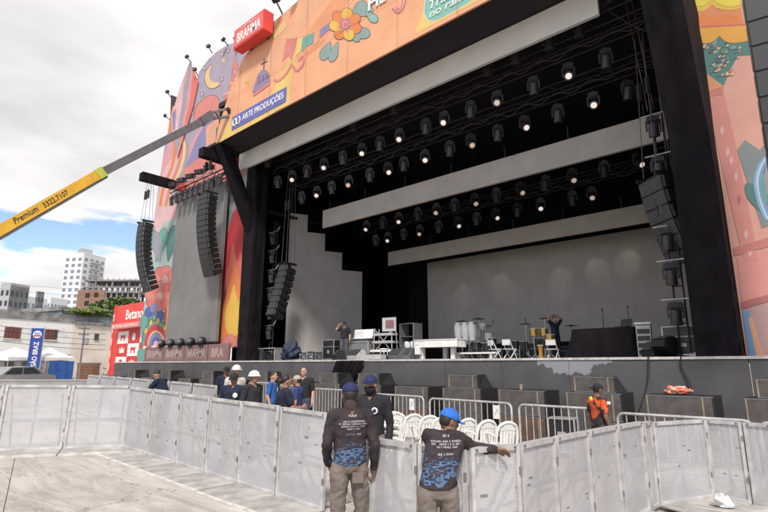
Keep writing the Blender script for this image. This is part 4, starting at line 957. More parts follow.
fc = thing('amp_case', 'small black case with silver edges behind the fence near the orange vested man', 'case', (-4.95,11.7,gz(-5,11.7)), R(12))
MB().bx(-.28,.28,-.25,.25,.0,.78).build('body', BLACK, fc)
m = MB()
for sx in (-1,1):
    for sy in (-1,1): m.bx(sx*.28-.018,sx*.28+.018,sy*.25-.018,sy*.25+.018,.005,.79)
m.bx(-.3,.3,-.27,.27,.782,.80); m.build('edging', ALU, fc); MB().bx(-.09,.09,-.262,-.252,.4,.52).build('label_plate', ALU, fc)
# ================================================================== PEOPLE
SKINS = {k: pm('skin '+k, c, .55, c2=tuple(x*.85 for x in c), scale=10) for k, c in dict(tan=(.36,.19,.12), brown=(.20,.10,.062), light=(.50,.28,.20)).items()}
HAIR = pm('dark hair', (.018,.014,.012), .6, scale=30)
def shirt(name, c, **k): return pm('fabric '+name, c, .9, c2=tuple(x*.7 for x in c), scale=7, bump=.35, bscale=9, **k)
NAVY = shirt('navy', (.012,.017,.045)); BLK = shirt('black', (.017,.016,.019)); KHAKI = shirt('taupe', (.19,.155,.135)); JEANS = shirt('jeans', (.05,.07,.12)); GREYP = shirt('grey striped', (.10,.095,.115)); OLIVE = shirt('dark trousers', (.04,.038,.036))
def guard_shirt():
    m = bpy.data.materials.new('printed guard shirt'); m.use_nodes = True; t = m.node_tree; n = t.nodes; l = t.links; b = n['Principled BSDF']; b.inputs['Roughness'].default_value = .85
    tc = n.new('ShaderNodeTexCoord'); s = n.new('ShaderNodeSeparateXYZ'); l.new(tc.outputs['Generated'], s.inputs[0])
    no = n.new('ShaderNodeTexNoise'); no.inputs['Scale'].default_value = 5; no.inputs['Detail'].default_value = 6; l.new(tc.outputs['Object'], no.inputs[0])
    r = n.new('ShaderNodeValToRGB'); e = r.color_ramp.elements; e[0].position=.35; e[1].position=.7; e[0].color=(.016,.011,.014,1); e[1].color=(.040,.026,.030,1); l.new(no.outputs[0], r.inputs[0])
    # blue zigzag print around the hem
    mp = n.new('ShaderNodeMapping'); mp.inputs['Scale'].default_value=(14,14,40); mp.inputs['Rotation'].default_value=(.3,.75,.4); l.new(tc.outputs['Object'], mp.inputs[0])
    vo = n.new('ShaderNodeTexVoronoi'); vo.inputs['Scale'].default_value = 1.1; vo.feature='DISTANCE_TO_EDGE'; l.new(mp.outputs[0], vo.inputs[0])
    r2 = n.new('ShaderNodeValToRGB'); e = r2.color_ramp.elements; e[0].position=.03; e[1].position=.22; e[0].color=(.085,.15,.26,1); e[1].color=(.010,.020,.055,1); l.new(vo.outputs['Distance'], r2.inputs[0])
    so = n.new('ShaderNodeSeparateXYZ'); l.new(tc.outputs['Object'], so.inputs[0])
    no2 = n.new('ShaderNodeTexNoise'); no2.inputs['Scale'].default_value = 7; l.new(tc.outputs['Object'], no2.inputs[0])
    ad = n.new('ShaderNodeMath'); ad.operation='MULTIPLY_ADD'; ad.inputs[1].default_value=.35; l.new(no2.outputs[0], ad.inputs[0]); l.new(so.outputs[2], ad.inputs[2])
    r3 = n.new('ShaderNodeValToRGB'); r3.color_ramp.interpolation='CONSTANT'; E=r3.color_ramp.elements; E[0].position=0; E[0].color=(0,0,0,1); E[1].position=.5; E[1].color=(1,1,1,1)
    mr = n.new('ShaderNodeMapRange'); mr.inputs[1].default_value=.8; mr.inputs[2].default_value=1.6; l.new(ad.outputs[0], mr.inputs[0])
    E[1].position=.39; e3=E.new(.455); e3.color=(.15,.15,.15,1); e4=E.new(.485); e4.color=(1,1,1,1); e5=E.new(.545); e5.color=(0,0,0,1); e6=E.new(.58); e6.color=(.5,.5,.5,1); e7=E.new(.61); e7.color=(0,0,0,1)
    l.new(mr.outputs[0], r3.inputs[0])
    ab = n.new('ShaderNodeMath'); ab.operation='ABSOLUTE'; l.new(so.outputs[0], ab.inputs[0]); lt = n.new('ShaderNodeMath'); lt.operation='LESS_THAN'; lt.inputs[1].default_value=.195; l.new(ab.outputs[0], lt.inputs[0]); mu = n.new('ShaderNodeMath'); mu.operation='MULTIPLY'; l.new(r3.outputs[0], mu.inputs[0]); l.new(lt.outputs[0], mu.inputs[1])
    mx = n.new('ShaderNodeMix'); mx.data_type='RGBA'; l.new(mu.outputs[0], mx.inputs[0]); l.new(r.outputs[0], mx.inputs[6]); l.new(r2.outputs[0], mx.inputs[7]); l.new(mx.outputs[2], b.inputs['Base Color'])
    bn = n.new('ShaderNodeTexNoise'); bn.inputs['Scale'].default_value=11; bn.inputs['Detail'].default_value=3; l.new(tc.outputs['Object'], bn.inputs[0]); bp=n.new('ShaderNodeBump'); bp.inputs['Strength'].default_value=.5; bp.inputs['Distance'].default_value=.03; l.new(bn.outputs[0], bp.inputs['Height']); l.new(bp.outputs[0], b.inputs['Normal'])
    return m
GUARD = guard_shirt(); PRINTG = pm('faded white shirt print', (.46,.42,.42), .8)
V = Vector
from mathutils import noise as mnoise
def person(label, loc, rz, H=1.74, spine=None, head=None, arms=None, legs=None, top=NAVY, bottom=JEANS, sleeve='short', skin='tan', shoes=OLIVE, hat=None, hatmat=None, hair='short', voxel=.016, head_turn=0, head_pitch=0, mask=None, bulk=1.0, group='people working around the stage', name='person'):
    t = thing(name, label, 'person', loc, rz, group); k = H/1.75
    sp = spine or [(0,0,.93),(0,.005,1.05),(0,.0,1.2),(0,-.01,1.34),(0,-.01,1.45)]
    sp = [V(p) for p in sp]; hc = V(head or (sp[-1]+V((0,.035,.165))))
    sw = .175*bulk
    lat = [V((1,0,0))]*5
    sh = {s: sp[3]+V((s*sw, 0, .062)) for s in (-1,1)}
    A_ = {s: dict(el=sh[s]+V((s*.06,-.03,-.29)), wr=sh[s]+V((s*.07,.06,-.53)), hd=V((0,.15,-1))) for s in (-1,1)}
    for s, d in (arms or {}).items():
        for q, v in d.items(): A_[s][q] = V(v)
    if arms:
        for s, d in arms.items():
            if 'sh' in d: sh[s] = V(d['sh'])
    LG = {s: dict(hip=sp[0]+V((s*.095,0,-.03)), kn=V((s*.115,.03,.50)), an=V((s*.12,-.02,.09)), toe=V((s*.14,.17,.045))) for s in (-1,1)}
    for s, d in (legs or {}).items():
        for q, v in d.items(): LG[s][q] = V(v)
    prims = []   # (p0,p1,r0,r1,label)
    parts = []
    def cap(p0, p1, r0, r1, lb, n=12):
        p0, p1 = V(p0), V(p1); m = MB(); m.cyl(p0, p1, r0, r1, n); m.ell(p0, (r0,)*3, n, 8); m.ell(p1, (r1,)*3, n, 8); parts.append(m); prims.append((p0,p1,r0,r1,lb))
    # torso loft
    prof = [(sp[0]+V((0,0,-.07)),.13,.10),(sp[0],.165*bulk,.115*bulk),(sp[1],.155*bulk,.112*bulk),(sp[2],.155*bulk,.108*bulk),(sp[3],.175*bulk,.112*bulk),(sp[3].lerp(sp[4],.55),.165*bulk,.095),(sp[4],.085,.07)]
    m = MB(); n = 20; vs = []
    for i, (c, rx, ry) in enumerate(prof):
        a = prof[max(0,i-1)][0]; b = prof[min(len(prof)-1,i+1)][0]; up = (b-a).normalized(); X = V((1,0,0)); X = (X-up*X.dot(up)).normalized(); Y = up.cross(X)
        for j in range(n):
            q = 2*math.pi*j/n; cs, sn = math.cos(q), math.sin(q); e = .82
            vs.append(c+X*rx*math.copysign(abs(cs)**e,cs)+Y*ry*math.copysign(abs(sn)**e,sn))
    fs = [(i*n+j,i*n+(j+1)%n,(i+1)*n+(j+1)%n,(i+1)*n+j) for i in range(len(prof)-1) for j in range(n)]+[tuple(range(n-1,-1,-1)),tuple(range((len(prof)-1)*n,len(prof)*n))]
    m.add(vs, fs); parts.append(m)
    for i in range(1,4):
        for s in (-1,1): prims.append((sp[i]+V((s*.07,0,0)), sp[i+1 if i < 3 else 3]+V((s*.07,0,0)), .10,.10,'top'))
    for s in (-1,1): prims.append((sp[0]+V((s*.07,0,-.02)), sp[0]+V((s*.07,0,-.06)),.1,.1,'bottom')); prims.append((sp[0]+V((s*.07,0,.05)), sp[1]+V((s*.07,0,0)),.105,.105,'top'))
    cap(sp[4]+V((0,0,-.05)), hc+V((0,-.015,-.06)), .062, .056, 'skin')
    for s in (-1,1):
        a = A_[s]
        cap(sp[3]+V((s*.06,0,.06)), sh[s], .075*bulk, .066*bulk, 'top')
        cap(sh[s], a['el'], .062*bulk, .047*bulk, 'top') if sleeve == 'long' else (cap(sh[s], sh[s].lerp(a['el'],.68), .066*bulk, .058*bulk, 'top'), cap(sh[s].lerp(a['el'],.5), a['el'], .046, .042, 'skin'))
        cap(a['el'], a['wr'], .044*(1.12 if sleeve=='long' else 1), .030*(1.15 if sleeve=='long' else 1), 'top' if sleeve == 'long' else 'skin')
        # hand: palm, four fingers, thumb
        d = a['hd'].normalized(); side = V((s,0,0)); side = (side-d*side.dot(d)); side = side.normalized() if side.length > .1 else V((0,1,0)); nrm = d.cross(side)
        w0 = a['wr']; pc = w0+d*.05
        cap(w0, w0+d*.03, .028, .028, 'skin', 8)
        for f in range(4):
            o_ = nrm*((f-1.5)*.021)
            cap(w0+d*.025+o_*.7, w0+d*.085+o_, .0165, .0135, 'skin', 8)
            ln = (.062,.072,.068,.052)[f]; k1 = w0+d*.085+o_; k2 = k1+(d*.8-side*.35*s*s).normalized()*ln*.55+o_*.15; k3 = k2+(d*.55-side*.7).normalized()*ln*.5
            cap(k1, k2, .0115, .0105, 'skin', 8); cap(k2, k3, .0105, .009, 'skin', 8)
        th0 = w0+d*.025-nrm*.03; cap(th0, th0-nrm*.03+d*.035-side*.012, .014, .012, 'skin', 8); cap(th0-nrm*.03+d*.035-side*.012, th0-nrm*.035+d*.068-side*.02, .012, .010, 'skin', 8)
        g = LG[s]
        cap(g['hip'], g['kn'], .101*bulk, .074, 'bottom'); cap(g['kn'], g['an'], .072, .060, 'bottom')
        cap(g['an']+V((0,-.02,-.035)), g['toe'], .045, .038, 'shoes')
    # head
    HM = Matrix.Rotation(head_turn,3,'Z') @ Matrix.Rotation(head_pitch,3,'X')
    def hp(p): return hc + HM @ V(p)
    m = MB(); m.ell(hc, (.076,.095,.112), 18, 12, HM); parts.append(m)
    m = MB(); m.ell(hp((0,.028,-.062)), (.056,.062,.058), 14, 9, HM); parts.append(m)
    m = MB(); m.ell(hp((0,.10,-.022)), (.014,.02,.024), 8, 6, HM); parts.append(m)
    for s in (-1,1): m = MB(); m.ell(hp((s*.078,-.005,-.015)), (.011,.02,.032), 8, 6, HM); parts.append(m)
    prims.append((hp((0,0,.02)), hp((0,.02,-.05)), .09, .07, 'skin'))
    allm = MB()
    for q in parts: allm.add(q.v, q.f)
    me = bpy.data.meshes.new('body'); me.from_pydata([tuple(V(p)*k) for p in allm.v], [], allm.f)
    bm = bmesh.new(); bm.from_mesh(me); bmesh.ops.recalc_face_normals(bm, faces=bm.faces); bm.to_mesh(me); bm.free()
    tmp = bpy.data.objects.new('tmp', me); COL.objects.link(tmp)
    md = tmp.modifiers.new('r','REMESH'); md.mode = 'VOXEL'; md.voxel_size = voxel*k; md.use_smooth_shade = True
    ms = tmp.modifiers.new('s','SMOOTH'); ms.factor = .5; ms.iterations = 3 if voxel > .011 else 5
    bpy.context.view_layer.update()
    nm = bpy.data.meshes.new_from_object(tmp.evaluated_get(bpy.context.evaluated_depsgraph_get())); bpy.data.objects.remove(tmp)
    nm.name = 'body'; nm.materials.clear()
    order = ['skin','top','bottom','shoes']
    for mt in (SKINS[skin], top, bottom, shoes): nm.materials.append(mt)
    nf = len(nm.polygons); ce = np.empty(nf*3); nm.polygons.foreach_get('center', ce); ce = ce.reshape(-1,3)/k
    best = np.full(nf, 1e9); idx = np.zeros(nf, int)
    for (p0,p1,r0,r1,lb_) in prims:
        a = np.array(p0); d = np.array(p1)-a; tt_ = np.clip(((ce-a)@d)/max(d@d,1e-9),0,1); dist = np.linalg.norm(ce-(a+tt_[:,None]*d),axis=1)-(r0+(r1-r0)*tt_)
        mk = dist < best; best[mk] = dist[mk]; idx[mk] = order.index(lb_)
    nm.polygons.foreach_set('material_index', idx.tolist()); nm.polygons.foreach_set('use_smooth', [True]*nf)
    # cloth: garments stand a little proud of the skin and fall in folds
    nv = len(nm.vertices); cloth = np.zeros(nv, int)
    for pl in nm.polygons:
        if pl.material_index in (1,2):
            for vi in pl.vertices: cloth[vi] = max(cloth[vi], pl.material_index)
    amp = .011 if voxel < .011 else .008
    nrm_ = [v.normal.copy() for v in nm.vertices]
    for v in nm.vertices:
        if not cloth[v.index]: continue
        q = v.co/k; s_ = loc[0]*3.1
        f1 = mnoise.noise(V((q.x*6+s_, q.y*6, q.z*9+q.x*5))); f2 = 1-2*abs(mnoise.noise(V((q.x*9+q.z*6+s_, q.y*9, q.z*13-q.x*9))))
        v.co += nrm_[v.index]*k*(amp*f1+amp*.75*(f2-.35)+(.007 if cloth[v.index] == 1 else 0))
    body = bpy.data.objects.new('body', nm); COL.objects.link(body); body.parent = t
    def sub(m, nm_, mt, sm=True): m.v = [tuple(V(p)*k) for p in m.v]; return m.build(nm_, mt, t, smooth=sm)
    # face
    for s in (-1,1):
        sub(MB().ell(hp((s*.033,.078,.012)), (.013,.012,.008), 8, 6, HM), 'eye', pm('eye', (.03,.02,.018), .2))
        sub(MB().box(hp((s*.034,.088,.032)), (.036,.012,.008), HM), 'eyebrow', HAIR, False)
    if not mask: sub(MB().box(hp((0,.083,-.068)), (.042,.012,.009), HM), 'mouth', pm('lips', (.22,.08,.07), .5), False)
    if hair == 'short': sub(MB().ell(hp((0,-.016,.022)), (.081,.092,.098), 16, 8, HM @ Matrix.Rotation(R(18),3,'X'), z0=-.05), 'hair', HAIR)
    if hair == 'bun':
        m = MB(); m.ell(hp((0,-.016,.022)), (.083,.095,.10), 16, 8, HM @ Matrix.Rotation(R(30),3,'X'), z0=-.15); m.ell(hp((0,-.125,.0)), (.05,.055,.05), 12, 8); m.tube([hp((0,-.13,0)),hp((0,-.16,-.08)),hp((0,-.14,-.17))], [.035,.03,.008], 8); sub(m, 'hair', HAIR)
    if hair == 'back': sub(MB().ell(hp((0,-.03,-.0)), (.079,.075,.085), 16, 8, HM, z0=-.7), 'hair', HAIR)
    if hat in ('cap','cap_back'):
        m = MB(); m.ell(hp((0,-.004,.035)), (.09,.106,.088), 20, 9, HM @ Matrix.Rotation(R(-4),3,'X'), z0=-.15); c_ = sub(m, 'cap', hatmat)
        f = 1 if hat == 'cap' else -1
        pts = [hp((x_*.085, f*(.085+.085*math.sqrt(max(0,1-x_*x_))), .030-.018*(x_*x_)-.012)) for x_ in np.linspace(-1,1,11)]+[hp((x_*.085, f*.06, .028)) for x_ in np.linspace(1,-1,5)]
        b_ = MB(); b_.prism(pts, HM @ V((0,0,.008))); b_.v = [tuple(V(p)*k) for p in b_.v]; b_.build('brim', hatmat, c_)
        b_ = MB(); b_.ell(hp((0,-.004,.124)), (.009,.009,.006), 8, 4); b_.v = [tuple(V(p)*k) for p in b_.v]; b_.build('button', hatmat, c_)
    if hat == 'helmet':
        m = MB(); m.ell(hp((0,0,.03)), (.105,.125,.11), 20, 9, HM, z0=-.05); c_ = sub(m, 'helmet', hatmat)
        b_ = MB(); b_.lathe([(.128,.016),(.132,.022),(.126,.030)], hp((0,.008,0)), 20); b_.v = [tuple(V(p)*k) for p in b_.v]; b_.build('rim', hatmat, c_)
    if mask:
        m = MB(); m.ell(hp((0,.022,-.062)), (.078,.088,.075), 16, 8, HM); m.ell(hc.lerp(sp[4],.75)+V((0,.0,0)), (.074,.078,.085), 16, 8); sub(m, 'neck_scarf', mask)
    t['_k'] = 1; del t['_k']
    return t, body
def front_vec(a): return YAW + a
def on_ground(u, d, v=440): p = atD(u, v, d); return (p.x, p.y, gz(p.x,p.y)+.022)
def project_marks(t, body, marks, mat, name, off=.006):
    """flat print laid on the cloth: small quads dropped on the body surface; marks in thing space (x, z, w, h), seen from behind (-y)."""
    bm = bmesh.new(); bm.from_mesh(body.data); bv = BVHTree.FromBMesh(bm); bm.free()
    m = MB()
    for (x_, z_, w_, h_) in marks:
        q = []
        for dx, dz in ((0,0),(w_,0),(w_,h_),(0,h_)):
            hit = bv.ray_cast(V((x_+dx,-1.2,z_+dz)), V((0,1,0)))
            if hit[0] is None: break
            q.append(hit[0]+hit[1]*off)
        if len(q) == 4: m.add(q, [(0,1,2,3)])
    if m.v: return m.build(name, mat, t)
rn = random.Random(5)
def textlines(rows, x0, x1):
    res = []
    for (z_, h_, f0, f1) in rows:
        x_ = x0+(x1-x0)*f0; xe = x0+(x1-x0)*f1
        while x_ < xe:
            w_ = rn.uniform(.007,.013)*h_/.018
            if rn.random() > .16:
                res.append((x_, z_+rn.uniform(-.001,.001), w_*.45, h_)); res.append((x_+w_*.45, z_+h_*rn.choice((0,.4,.75)), w_*.4, h_*.25))
            x_ += w_*1.15
    return res
BCAP = pm('dark blue cap cloth', (.012,.018,.085), .8, bump=.2, bscale=30); RCAP = pm('bright blue cap cloth', (.02,.13,.52), .8, bump=.2, bscale=30)
# --- guard standing with his back to us
g1 = on_ground(350, 5.15); 
t1, b1 = person('guard seen from behind in dark printed shirt, blue cap and taupe trousers, standing upright', g1, YAW+R(14), 1.73, top=GUARD, bottom=KHAKI, sleeve='long', skin='brown', hat='cap', hatmat=BCAP, hair='back', voxel=.0095, head_turn=R(-6), head_pitch=R(-8),
    mask=pm('dark neck scarf', (.045,.032,.034), .9, bump=.3, bscale=12), bulk=1.02,
    arms={1:dict(el=(.245,-.04,1.13),wr=(.262,.05,.885),hd=(.02,.35,-1)), -1:dict(el=(-.235,.0,1.13),wr=(-.20,.16,.93),hd=(.3,.6,-.7))},
    legs={1:dict(kn=(.13,.02,.5),an=(.15,-.03,.09),toe=(.17,.17,.045)), -1:dict(kn=(-.11,.04,.5),an=(-.13,0,.09),toe=(-.16,.2,.045))})
project_marks(t1, b1, textlines([(1.385,.022,.34,.62),(1.335,.016,.06,.95),(1.312,.016,.02,.98),(1.289,.015,.08,.9),(1.266,.014,.28,.72),(1.215,.016,.25,.75)], -.13, .15), PRINTG, 'back_print')
MB().box((.06,-.125,.82),(.11,.012,.10)).build('hip_pocket', KHAKI, t1)
# --- guard leaning on the barrier
g2 = on_ground(437, 4.5)
lean = [(0,0,.91),(.015,.03,1.02),(.05,.09,1.15),(.095,.17,1.265),(.125,.22,1.35)]
t2, b2 = person('guard in bright blue cap leaning over the barrier with one arm stretched along it', g2, YAW+R(2), 1.66, spine=lean, head=(.165,.29,1.475), top=GUARD, bottom=KHAKI, sleeve='long', skin='brown', hat='cap', hatmat=RCAP, hair='back', voxel=.0095, head_turn=R(-72), head_pitch=R(-18), bulk=1.0,
    arms={1:dict(sh=(.255,.20,1.31),el=(.43,.36,1.205),wr=(.62,.30,1.20),hd=(1,-.1,-.15)), -1:dict(sh=(-.05,.21,1.345),el=(.0,.42,1.19),wr=(.2,.45,1.21),hd=(1,.1,0))},
    legs={1:dict(kn=(.12,.08,.5),an=(.14,-.04,.09),toe=(.17,.15,.045)), -1:dict(kn=(-.10,.04,.5),an=(-.12,-.1,.09),toe=(-.15,.1,.045))})
project_marks(t2, b2, textlines([(1.275,.02,.38,.62),(1.235,.016,.04,1),(1.213,.016,.02,1),(1.19,.015,.2,.9),(1.135,.016,.2,.75)], -.05, .22), PRINTG, 'back_print')
# --- masked guard facing us behind the barrier
g3 = on_ground(371, 6.9)
t3, b3 = person('masked guard in blue cap and black shirt standing behind the first guard', g3, YAW+R(180)-R(16), 1.78, top=BLK, bottom=KHAKI, sleeve='long', skin='tan', hat='cap', hatmat=BCAP, hair='back', voxel=.012, head_turn=R(-8), mask=pm('black face scarf', (.012,.011,.013), .9, bump=.3, bscale=12), bulk=1.1)
m = MB(); m.lathe([(.045,0),(.042,.006)], (-.09,.135,1.30), 14, Matrix.Rotation(R(-90),3,'X')); ck = m.build('chest_badge', WHITEPAINT, t3); m = MB(); m.lathe([(.026,0),(.024,.006)], (-.09,.142,1.30), 12, Matrix.Rotation(R(-90),3,'X')); m.build('badge_centre', BCAP, ck)
# --- workers behind the first barrier row
def worker(u, d, label, ang, H, **k):
    return person(label, on_ground(u, d), YAW+R(ang), H, voxel=.014, **k)
worker(161, 12.2, 'worker in navy shirt bending over the barrier at the left', 78, 1.70, spine=[(0,0,.93),(0,.03,1.04),(0,.09,1.18),(0,.16,1.30),(0,.2,1.39)], head=(0,.29,1.52), head_pitch=R(-25), arms={1:dict(el=(.22,.32,1.12),wr=(.16,.5,1.08),hd=(-.2,1,-.1)),-1:dict(el=(-.22,.32,1.12),wr=(-.16,.5,1.08),hd=(.2,1,-.1))})
worker(222, 13.8, 'worker in dark cap half hidden behind the white clad head', -150, 1.72, top=NAVY, hat='cap', hatmat=BLK, skin='brown')
worker(232, 11.6, 'worker with white cloth over head and shoulders behind the navy shirted man', -140, 1.78, top=shirt('pale', (.62,.58,.54)), hat='helmet', hatmat=shirt('white head cloth', (.74,.68,.60)), sleeve='long')
_, bw = worker(231, 9.8, 'man in black cap and navy shirt with round chest badge', 172, 1.66, top=NAVY, hat='cap', hatmat=BLK, bulk=1.15, head_pitch=R(-14)); 
m = MB(); m.lathe([(.05,0),(.046,.008)], (-.09,.14,1.22), 12, Matrix.Rotation(R(-90),3,'X')); m.build('chest_badge', WHITEPAINT, bw.parent)
worker(250, 9.9, 'worker with white hard hat and dark jacket', -120, 1.70, top=shirt('charcoal jacket', (.028,.027,.03)), sleeve='long', hat='helmet', hatmat=WHITE, bulk=1.05)
worker(270, 12.2, 'person in bright blue top glimpsed behind the woman', -95, 1.66, top=shirt('blue', (.03,.12,.42)), skin='light')
worker(283, 9.2, 'woman with dark hair tied back and navy shirt, turned to the right', -62, 1.68, top=NAVY, hair='bun', bulk=1.12, arms={1:dict(el=(.26,.08,1.12),wr=(.15,.3,1.12),hd=(-.3,1,0))})
worker(296, 11.2, 'man in beige cap with dark blue vest, turned left', 80, 1.62, top=shirt('blue vest', (.03,.045,.16)), hat='cap', hatmat=shirt('beige', (.42,.36,.29)), skin='tan', hair='back')
worker(302, 13.2, 'bald bearded man in black shirt beside the tagged fence', 165, 1.78, top=BLK, hair=None, skin='light', bulk=1.1)
# --- man in orange vest
VEST = pm('orange and black vest', (.60,.085,.02), .7, c2=(.02,.017,.017), scale=4.5, lo=.52, hi=.56)
t4, b4 = worker(601, 9.3, 'man in black cap and orange vest walking beside the crowd fence', -72, 1.62, top=VEST, bottom=OLIVE, skin='brown', hat='cap_back', hatmat=BLK, hair='back', head_pitch=R(-8))
for z_ in (1.33,): MB().ell((.0,-.15,z_),(.04,.02,.045)).build('yellow_patch', pm('hi-vis yellow', (.75,.72,.05), .6), t4, smooth=True)
m = MB(); m.box((.245,.03,1.27),(.012,.07,.05)); m.build('sleeve_badge', WHITEPAINT, t4)
# --- people on stage
DZ = LIPZ+.006
p = atY(344,357,16.0)
person('stage hand in black polo shirt and dark cap holding a hand to his head', (p.x,16.0,DZ), YAW+R(180)-R(8), 1.72, top=BLK, bottom=GREYP, skin='light', hat='cap', hatmat=BLK, voxel=.014, bulk=1.08, group='people on the stage', arms={1:dict(el=(.36,.06,1.36),wr=(.18,.12,1.60),hd=(-.9,.1,.4)), -1:dict(el=(-.26,-.02,1.13),wr=(-.27,.08,.9))})
p = atY(557,357,19.5)
person('drummer in dark shirt and shorts standing with both hands on his head', (p.x,19.5,DZ), YAW+R(180)+R(20), 1.70, top=NAVY, bottom=BLK, skin='light', voxel=.014, group='people on the stage', arms={1:dict(el=(.33,.05,1.62),wr=(.10,.03,1.76),hd=(-1,0,.05)), -1:dict(el=(-.33,.05,1.62),wr=(-.10,.03,1.76),hd=(1,0,.05))})
# ================================================================== STAGE GEAR
def SX(u, Y): return atY(u, 352, Y).x
def flight_case(label, x_, y_, w_, d_, h_, rz=0, mat=BLACK):
    t = thing('flight_case', label, 'case', (x_,y_,DZ), rz, 'flight cases on stage')
    MB().bx(-w_/2,w_/2,-d_/2,d_/2,.06,h_).build('body', mat, t)
    m = MB(); e = .014
    for sx in (-1,1):
        for sy in (-1,1): m.bx(sx*w_/2-e,sx*w_/2+e,sy*d_/2-e,sy*d_/2+e,.065,h_+.004)
        for z_ in (.06,h_*.66,h_-.008): m.bx(-w_/2+e,w_/2-e,sx*d_/2-e,sx*d_/2+e,z_,z_+.022); m.bx(sx*w_/2-e,sx*w_/2+e,-d_/2+e,d_/2-e,z_,z_+.022)
    m.build('edging', ALU, t)
    MB().bx(-.07,.07,-d_/2-.008,-d_/2-.001,h_*.35,h_*.5).build('latch_plate', ALU, t)
    for sx in (-1,1):
        for sy in (-1,1): MB().cyl((sx*(w_/2-.06)-.02,sy*(d_/2-.06),.03),(sx*(w_/2-.06)+.02,sy*(d_/2-.06),.03),.03,n=8).build('castor', DARKGREY, t)
    return t
def wedge(label, x_, y_, rz, w_=.6, mat=BLACK):
    t = thing('stage_monitor', label, 'loudspeaker', (x_,y_,DZ), rz, 'wedge monitors on stage')
    m = MB(); m.prism([(-w_/2,-.25,0),(-w_/2,.25,0),(-w_/2,.28,.18),(-w_/2,.02,.42),(-w_/2,-.12,.40)], (w_,0,0)); m.build('cabinet', mat, t)
    m = MB(); m.prism([(-w_/2+.03,.285,.2),(-w_/2+.03,.04,.43),(-w_/2+.03,.047,.437),(-w_/2+.03,.292,.207)], (w_-.06,0,0)); m.build('grille', DARKGREY, t)
    MB().bx(w_/2+.001,w_/2+.008,-.05,.06,.15,.2).build('side_handle', GREYM, t)
    return t
def mic_stand(label, x_, y_, h_, boom=True, rz=0):
    t = thing('mic_stand', label, 'stand', (x_,y_,DZ), rz, 'microphone stands on stage')
    m = MB(); m.cyl((0,0,.1),(0,0,h_),.012,n=6)
    m.build('pole', BLACK, t); m = MB()
    for k in range(3): a = 2.1*k; m.cyl((0,0,.16),(.28*math.cos(a),.28*math.sin(a),.01),.01,n=5)
    m.build('tripod', BLACK, t)
    if boom: MB().cyl((-.15,0,h_-.06),(.4,0,h_+.18),.009,n=5).build('boom_arm', BLACK, t)
    MB().lathe([(.012,0),(.018,.1),(.026,.13),(.026,.17),(.012,.19)], (.4 if boom else 0,0,h_+.15 if boom else h_), 8).build('microphone', DARKGREY, t, smooth=True)
Y = 16.2
flight_case('black flight case with silver edges left of the stage hand', SX(333,16.4), 16.4, .75, .6, .92)
wedge('black wedge monitor at the feet of the stage hand', SX(340,15.2), 15.2, R(150))
wf = wedge('white edged wedge monitor right of the stage hand', SX(357,15.4), 15.4, R(165), .9, pm('pale monitor cabinet', (.55,.54,.53), .5))
# digital mixer / keyboard with raised lid
kt = thing('keyboard_desk', 'grey flight case desk with a keyboard and raised white lid', 'desk', (SX(362,16.6),16.6,DZ), R(8))
MB().bx(-.65,.55,-.3,.35,.02,.78).build('case_base', pm('grey case laminate', (.20,.20,.21), .5), kt)
m = MB()
for sx in (-.65,.55):
    for sy in (-.3,.35): m.bx(sx-.02,sx+.02,sy-.02,sy+.02,.02,.8)
m.bx(-.68,.58,-.33,.38,.781,.82); m.build('edging', ALU, kt)
MB().bx(-.6,.5,-.24,.25,.83,.94).build('keyboard', DARKGREY, kt); MB().bx(-.55,.45,-.238,-.05,.941,.955).build('keys', WHITE, kt)
MB().box((-.08,.26,1.17),(1.05,.04,.42),Matrix.Rotation(R(-14),3,'X')).build('raised_lid', WHITE, kt); MB().box((.5,.24,1.17),(.08,.1,.46),Matrix.Rotation(R(-14),3,'X')).build('lid_edge', DARKGREY, kt)
MB().bx(-.58,-.06,.205,.222,1.02,1.34).build('score_sheet', WHITEPAINT, kt)
# tiered chrome keyboard stand
ks = thing('keyboard_stand', 'tiered silver keyboard stand with pale keyboards', 'stand', (SX(385,16.8),16.8,DZ), R(6))
for sx in (-.5,.5):
    for sy in (-.2,.25): MB().cyl((sx,sy,0),(sx*.9,sy*.7,1.35),.022,n=6).build('leg', ALU, ks)
for i, z_ in enumerate((.35,.72,1.05)): MB().bx(-.62+.05*i,.62-.05*i,-.26+.05*i,.2,z_,z_+.09).build('keyboard', (WHITE,ALU,pm('light grey plastic', (.45,.44,.44), .5))[i], ks); MB().bx(-.55+.05*i,.55-.05*i,-.262+.05*i,-.1+.05*i,z_+.091,z_+.10).build('keys', WHITEPAINT, ks)
MB().bar((-.5,-.15,.3),(.45,-.1,1.3),.025).bar((.5,-.15,.3),(-.45,-.1,1.3),.025).build('cross_brace', ALU, ks)
MB().box((.05,.25,1.55),(.72,.05,.6)).build('backdrop_panel', pm('pale monitor shell', (.5,.5,.5), .5), ks); MB().box((.1,.22,1.55),(.45,.012,.36)).build('red_panel', pm('screen picture', (.25,.12,.13), .3), ks)
p_ = thing('white_stool', 'small white stool between the tiered stand and the lip', 'stool', (SX(384,15.3),15.3,DZ)); MB().lathe([(.17,.40),(.18,.42),(.17,.44)],(0,0,0),14).build('seat', WHITE, p_, smooth=True)
for k in range(4): a = k*1.57+.7; MB().cyl((.11*math.cos(a),.11*math.sin(a),.4),(.17*math.cos(a),.17*math.sin(a),0),.015,n=6).build('leg', WHITE, p_)
pb = thing('pedal_board', 'white pedal board with rows of black switches on the lip', 'pedal board', (SX(376,15),15,DZ)); MB().bx(-.5,.4,-.15,.15,.02,.2).build('board', pm('pale grey board', (.5,.49,.48), .5), pb)
for i in range(6): MB().bx(-.44+.14*i,-.36+.14*i,-.1,.1,.201,.23).build('switch', DARKGREY, pb)
